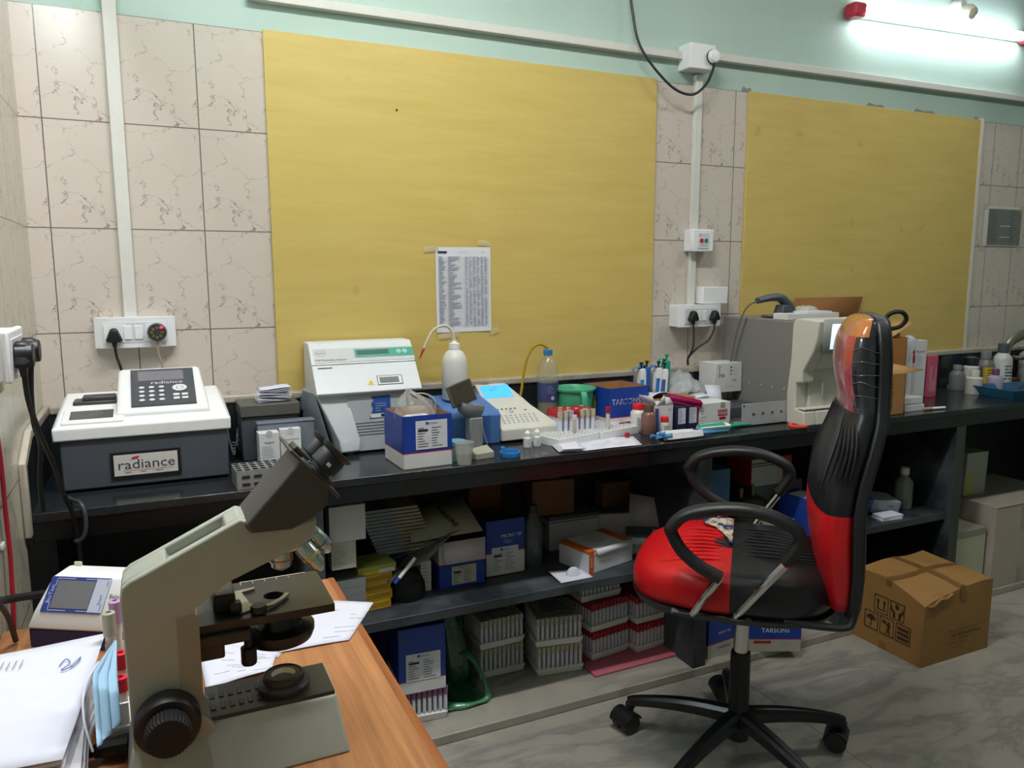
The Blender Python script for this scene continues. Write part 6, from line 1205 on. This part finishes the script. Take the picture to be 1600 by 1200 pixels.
# ---------------------------------------------------------------- floor ledge: tube trays
WFO = mat('tray_foam', '#ececec', .7, var=.02); TUB = mat('tube_body_clear', '#cfd0d8', .25, coat=.5)
BEI = mat('cap_beige_big', '#b9b6a6', .5); RDC = mat('cap_red_big', '#a81c2b', .45)
def proto_tube(capm):
    t = thing('blood_tube', 'x', 'tube', (0, 0, 0)); MB().cyl((0, 0, 0), .0065, .058, 'z', 10).box(-.0035, .0035, -.0069, -.006, .008, .05, 1).o('body', [TUB, PAPER], t); MB().cyl((0, 0, .056), .0082, .024, 'z', 12).o('cap', capm, t); return t
STUFF = {'b': MB(), 'r': MB(), 'p': MB()}
PUR = mat('cap_purple_big', '#8a5f86', .5)
first = {'b': proto_tube(BEI), 'r': proto_tube(RDC), 'p': proto_tube(PUR)}; used = {'b': False, 'r': False, 'p': False}
def tube_tray(x, y, z, rz, col, pos, w_=.178, d=.165, note=False, rows=1):
    cn = {'b': 'beige', 'r': 'red', 'p': 'purple'}[col]
    t = thing('foam_tray', 'white foam tray of %s-capped tubes, %s' % (cn, pos), 'tray', (x, y, z), rz)
    b = MB().loft([[(-w_/2+.006, -d/2+.006, 0), (w_/2-.006, -d/2+.006, 0), (w_/2-.006, d/2-.006, 0), (-w_/2+.006, d/2-.006, 0)], [(-w_/2, -d/2, .026), (w_/2, -d/2, .026), (w_/2, d/2, .026), (-w_/2, d/2, .026)]]).o('tray', WFO, t, bevel=.003, seg=2)
    lab = '%s-capped tube in the tray %s' % (cn, pos); grp = '%s-capped tubes in the tray %s' % (cn, pos); M = TR(x, y, z) @ RZ(rz)
    for j in range(9):
        for i in range(10):
            px, py = -.077+.0171*i, -.072+.0178*j; p = M @ Vector((px, py, .0262))
            if j < rows or i == 0 or (j == 1 and i == 9):
                if not used[col]: o = first[col]; used[col] = True; o.location = p; o.rotation_euler = (0, 0, rz)
                else: o = dup(first[col], p, rz)
                o['label'] = lab; o['group'] = grp
            else:
                STUFF[col].cyl((px, py, .028), .0065, .05, 'z', 6, 0, M=M, caps=False).cyl((px, py, .0822), .0082, .024, 'z', 8, 1, M=M)
    if note: 
        MB().box(-.04, .045, -.03, .05, .1066, .1076).o('printed_insert', mat('insert_grey', '#8d929c', .4), t); MB().lines(TR(0, .01, .1080), .07, .06, 6, 0, 3, .3).o('insert_print', INKG, t)
    return t
DZ = .1072
tube_tray(1.345, -.165, PLZ, 0, 'b', 'at the bottom of the pile beside the green bag'); tube_tray(1.343, -.165, PLZ+DZ, .03, 'b', 'on top of the pile beside the green bag', note=True, rows=3)
tube_tray(1.545, -.245, PLZ, math.radians(-8), 'b', 'at the bottom of the second pile from the left'); tube_tray(1.543, -.245, PLZ+DZ, math.radians(-10), 'b', 'on top of the second pile from the left', note=True, rows=3)
PB = .040
tube_tray(1.745, -.225, PLZ+.010, math.radians(8), 'r', 'at the bottom of the three-high pile'); tube_tray(1.742, -.222, PLZ+.010+DZ, math.radians(7), 'r', 'in the middle of the three-high pile'); tube_tray(1.722, -.20, PLZ+.010+2*DZ, math.radians(3), 'b', 'on top of the three-high pile', rows=3)
tube_tray(1.925, -.245, PLZ+.010, math.radians(6), 'r', 'at the bottom of the pile touching the partition', w_=.172); tube_tray(1.928, -.24, PLZ+.010+DZ, math.radians(4), 'r', 'on top of the pile touching the partition', w_=.172, note=True, rows=3)
tube_tray(1.005, -.325, PLZ, math.radians(-6), 'p', 'under the blue carton beside the table', w_=.165)
for c_, nm, cm in (('b', 'beige', BEI), ('r', 'red', RDC), ('p', 'purple', PUR)):
    o = STUFF[c_].o('blood_tubes', [TUB, cm], smooth=40); o['kind'] = 'stuff'; tag(o, 'remaining %s-capped tubes filling the inner rows of the white foam trays' % nm, 'tubes')
o = MB().prism([(1.63, -.40), (1.985, -.395), (1.975, -.12), (1.64, -.12)], PLZ, PLZ+.009, 'z').o('pink_board', mat('pink_foam', '#b5606e', .7), bevel=.003); tag(o, 'thin pink foam board under the trays of red-capped tubes', 'board')
t = thing('tip_box', 'blue TARSONS carton standing on a tube tray beside the wooden table', 'box', (1.0, -.33, PLZ+DZ+.001), math.radians(-4))
b = MB().box(-.072, .078, -.082, .09, .042, .215, 0).box(-.072, .078, -.082, .09, 0, .040, 1).box(-.0722, .0782, -.0822, .0902, .039, .043, 2); b.o('carton', [BLUEC, CARD, REDP], t, bevel=.0015)
b = MB(); label_geo(b, FRONT(.006, -.0826, .085), .11, .09, 31, 0, 1, 8, 2, 'Tarsons', 2); b.o('printed_label', LBL, t); MB().text('TARSONS', .020, TR(.0, .0, .2156) @ RZ(PI/2), 0).o('lettering', mat('pale_blue_ink', '#7f96cf', .5), t)
t = thing('blue_carton', 'dark blue carton with a pale label behind the TARSONS box under the shelf', 'box', (1.02, -.14, PLZ)); MB().box(-.10, .035, -.06, .10, 0, .345).o('carton', mat('dark_blue_card', '#1b2b66', .5), t); MB().quad(FRONT(-.03, -.0606, .30), .11, .06, 0).o('label', mat('label_greygreen', '#8b9690', .6), t)
# green bag: lobed heap with creases
b = MB(); rings = []
R = random.Random(12); A1 = [R.uniform(0, 6) for _ in range(8)]
for k in range(15):
    v = k/14; z = .29*v; r = (.050*(1-v)**.5+.036)
    rings.append([((r*(1+.22*math.sin(3*a+A1[0]+4*v)+.10*math.sin(7*a+A1[1]-5*v)))*math.cos(a), (r*.75*(1+.22*math.sin(3*a+A1[2]+3*v)+.10*math.sin(8*a+A1[3]+5*v)))*math.sin(a), z+.006*math.sin(9*a+6*v)) for a in [2*PI*i/48 for i in range(48)]])
b.loft(rings); t = thing('green_bag', 'crumpled green plastic bag between the blue carton and the tube trays', 'bag', (1.150, -.20, PLZ+.002))
GB = mat('green_film', '#2b6045', .18, var=.3, scale=14, bump=1, bscale=22, alpha=.85, coat=.8)
b.o('bag', GB, t, smooth=180)
b = MB().tube([(.02, -.04, .13), (.06, -.09, .115), (.088, -.14, .05), (.082, -.175, .012), (.03, -.19, .010), (-.03, -.18, .010), (-.06, -.15, .012)], lambda u: (.012-.004*math.sin(u*PI)+.003*math.sin(17*u), .003), 10, flat=(1, 0, .3)); b.o('handle', mat('green_film_light', '#4f9a70', .2, alpha=.8, bump=.5, bscale=40, coat=.8), t, smooth=180)
MB().grid(10, 8, lambda u, v: (-.075+.155*u, -.19+.15*v, .006+.075*v*v*(.6+.4*math.sin(5*u+1))+.012*v*math.sin(13*u+7*v)+.003*math.sin(25*u))).o('bag_spread', GB, t, solid=.0008, smooth=180)
# paper behind, tarsons boxes in the second bay
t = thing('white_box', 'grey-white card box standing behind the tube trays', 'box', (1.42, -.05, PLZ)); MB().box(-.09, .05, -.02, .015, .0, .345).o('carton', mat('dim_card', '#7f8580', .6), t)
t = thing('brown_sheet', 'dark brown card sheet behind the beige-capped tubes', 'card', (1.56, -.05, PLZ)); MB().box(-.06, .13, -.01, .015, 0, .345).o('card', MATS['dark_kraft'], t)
def tarsons_low(name, label, loc, w_, h, d, rz, txt, small):
    t = thing('tip_box', label, 'box', loc, rz); b = MB().box(-w_/2, w_/2, 0, d, h*.33, h, 0).box(-w_/2, w_/2, 0, d, 0, h*.32, 1).box(-w_/2-.0002, w_/2+.0002, -.0003, d, h*.315, h*.335, 2); b.o('carton', [BLUEC, mat('cream_white_card', '#b9b4a6', .6), REDP], t, bevel=.001)
    MB().text(txt, small, FRONT(0, -.0008, h*.56), 0).o('lettering', WHITE, t); return t
t = tarsons_low('a', 'blue and cream carton on the ledge left of the chair column', (2.150, -.455, PLZ), .16, .16, .18, math.radians(6), 'MICRO TIP', .013)
b = MB().text('TARSONS', .015, FRONT(.0, -.001, .032), 0); b.o('brand_print', BLUEC, t)
t = tarsons_low('b', 'blue and cream TARSONS carton on the ledge right of the chair column', (2.337, -.520, PLZ), .193, .148, .2, math.radians(-25), 'TARSONS', .024)
MB().quad(FRONT(-.048, -.001, .038), .065, .010, 0).o('red_strip', mat('print_red', '#a8222c'), t); MB().lines(FRONT(.052, -.001, .028) @ RZ(-.35), .06, .02, 4, 0, 6, .25).o('tip_drawing', mat('drawing_blue', '#6f86b8', .5), t)
# ---------------------------------------------------------------- big cardboard box on the floor
t = thing('cardboard_box', 'dented brown cardboard box with packing symbols on the floor right of the chair', 'box', (2.772, -.798, 0))
KB = mat('big_kraft', '#9a733f', .7, var=.08, scale=18, bump=.15, bscale=60); TP = mat('brown_tape', '#7d5a30', .35, coat=.4); W_, D_, H_ = .375, .30, .285
b = MB(); N_ = 10
def topz(u, v): return H_-.05*max(0, 1-(u**2+v**2)**.5/.55)+.004*math.sin(9*u+4*v)+.010*u*.5-.012*max(0, 1-abs(v)/.35)*max(0, u)
vs = {}
b.grid(16, 12, lambda u, v: (W_*u, D_*v, topz(u, v)))
b.add([(0, 0, 0), (W_, 0, 0), (W_, D_, 0), (0, D_, 0)], [(0, 1, 2, 3)])
def side(f, n=14): b.grid(n, 6, f)
side(lambda u, v: (W_*u, -.004*math.sin(PI*v)*math.sin(PI*u), v*(topz(u, 0)))); side(lambda u, v: (W_*u, D_, v*topz(u, 1))); side(lambda u, v: (.0-.004*math.sin(PI*v)*math.sin(PI*u), D_*u, v*topz(0, u))); side(lambda u, v: (W_, D_*u, v*topz(1, u)))
b.o('carton', KB, t)
b = MB(); b.grid(12, 1, lambda u, v: (W_*u, D_*(.47+.085*v), topz(u, .47+.085*v)+.0015)); b.grid(1, 12, lambda u, v: (W_*(.50+.075*u), D_*v, topz(.5+.075*u, v)+.0018)); b.o('brown_tape', TP, t); b = MB(); b.add([(-.0012, D_*.47, .20), (-.0012, D_*.555, .20), (-.0012, D_*.555, .281), (-.0012, D_*.47, .281)], [(0, 1, 2, 3)]); b.o('brown_tape', TP, t); b = MB(); b.add([(W_*.5, -.0052, .23), (W_*.575, -.0052, .23), (W_*.575, -.0012, .283), (W_*.5, -.0012, .283)], [(0, 1, 2, 3)]); b.o('brown_tape', TP, t); b = MB(); b.add([(-.0012, D_*.50, 0.0), (-.0012, D_*.60, 0.0), (-.0012, D_*.60, .05), (-.0012, D_*.50, .05)], [(0, 1, 2, 3)])
b.o('brown_tape', TP, t)
b = MB(); b.grid(10, 3, lambda u, v: (.012+.13*u, .004-.012*v+.08*(1-v)*(1-u)*.5, topz(u*.3, 0)+.006+.006*math.sin(12*u+2*v)*v-.012*v)); b.o('loose_flap', KB, t, solid=.003)
# packing symbols on the left face
b = MB(); S = .062; ML_ = Matrix(((0, 0, -1, -.0045), (-1, 0, 0, 0), (0, 1, 0, 0), (0, 0, 0, 1)))   # x to the right as seen, y up
def frame(cx_, cy_, w_=S, h=S*1.12, t_=.0025):
    for q in ((-w_/2, w_/2, -h/2, -h/2+t_), (-w_/2, w_/2, h/2-t_, h/2), (-w_/2, -w_/2+t_, -h/2, h/2), (w_/2-t_, w_/2, -h/2, h/2)): b.box(cx_+q[0], cx_+q[1], cy_+q[2], cy_+q[3], 0, .0006, 0, ML_)
def poly(pts, cx_, cy_): b.add([(cx_+x, cy_+y, .0008) for x, y in pts], [tuple(range(len(pts)))], 0, ML_)
c1, c2 = -.178, -.108; yt, yb = .175, .098
frame(c1+.0, yt); frame(c2, yt)
for dx in (-.014, .014): poly([(dx-.003, -.016), (dx+.003, -.016), (dx+.003, .008), (dx+.008, .008), (dx, .022), (dx-.008, .008), (dx-.003, .008)], c1, yt)
b.box(c1-.022, c1+.022, yt-.022, yt-.019, 0, .0006, 0, ML_)
poly([(-.010, .020), (-.004, .026), (.006, .024), (.010, .016), (.004, .008), (-.006, .008)], c2, yt)
poly([(-.024, .020), (-.020, .004), (-.008, -.006), (-.006, -.028), (-.016, -.028), (-.018, -.010), (-.028, .0)], c2, yt); poly([(.024, .020), (.020, .004), (.008, -.006), (.006, -.028), (.016, -.028), (.018, -.010), (.028, .0)], c2, yt)
d1, d2, d3 = -.218, -.148, -.078
for c in (d1, d2, d3): frame(c, yb)
poly([(-.024, .002), (-.018, .014), (-.006, .022), (.006, .022), (.018, .014), (.024, .002), (.014, .006), (.006, .001), (-.006, .001), (-.014, .006)], d1, yb); b.box(d1-.0012, d1+.0012, yb-.02, yb+.004, 0, .0006, 0, ML_); b.box(d1-.009, d1, yb-.022, yb-.019, 0, .0006, 0, ML_)
poly([(-.020, .010), (-.004, .010), (-.004, .022), (-.020, .022)], d2, yb); poly([(.006, .022), (.013, .022), (.013, .015), (.016, .004), (.012, -.006), (.016, -.026), (.010, -.026), (.007, -.010), (.002, -.026), (-.003, -.026), (.004, -.004), (.002, .006), (-.006, .010), (-.006, .014), (.004, .014)], d2, yb)
for k in range(3): b.box(d3-.024, d3+.024, yb+.012-.018*k, yb+.022-.018*k, 0, .0006, 0, ML_)
b.o('packing_symbols', mat('box_ink', '#3a2412', .7), t)
b = MB(); MF = FRONT(.235, -.0048, .095); b.text('Aditi Healthcare Pvt. Ltd.', .0165, MF, 0).box(-.10, .11, .018, .0192, 0, .0005, 0, MF).lines(MF @ TR(.02, -.016, .0004), .12, .008, 1, 0, 3, .5).box(-.10, .0, -.03, -.0290, 0, .0005, 0, MF); b.o('company_print', MATS['box_ink'], t)
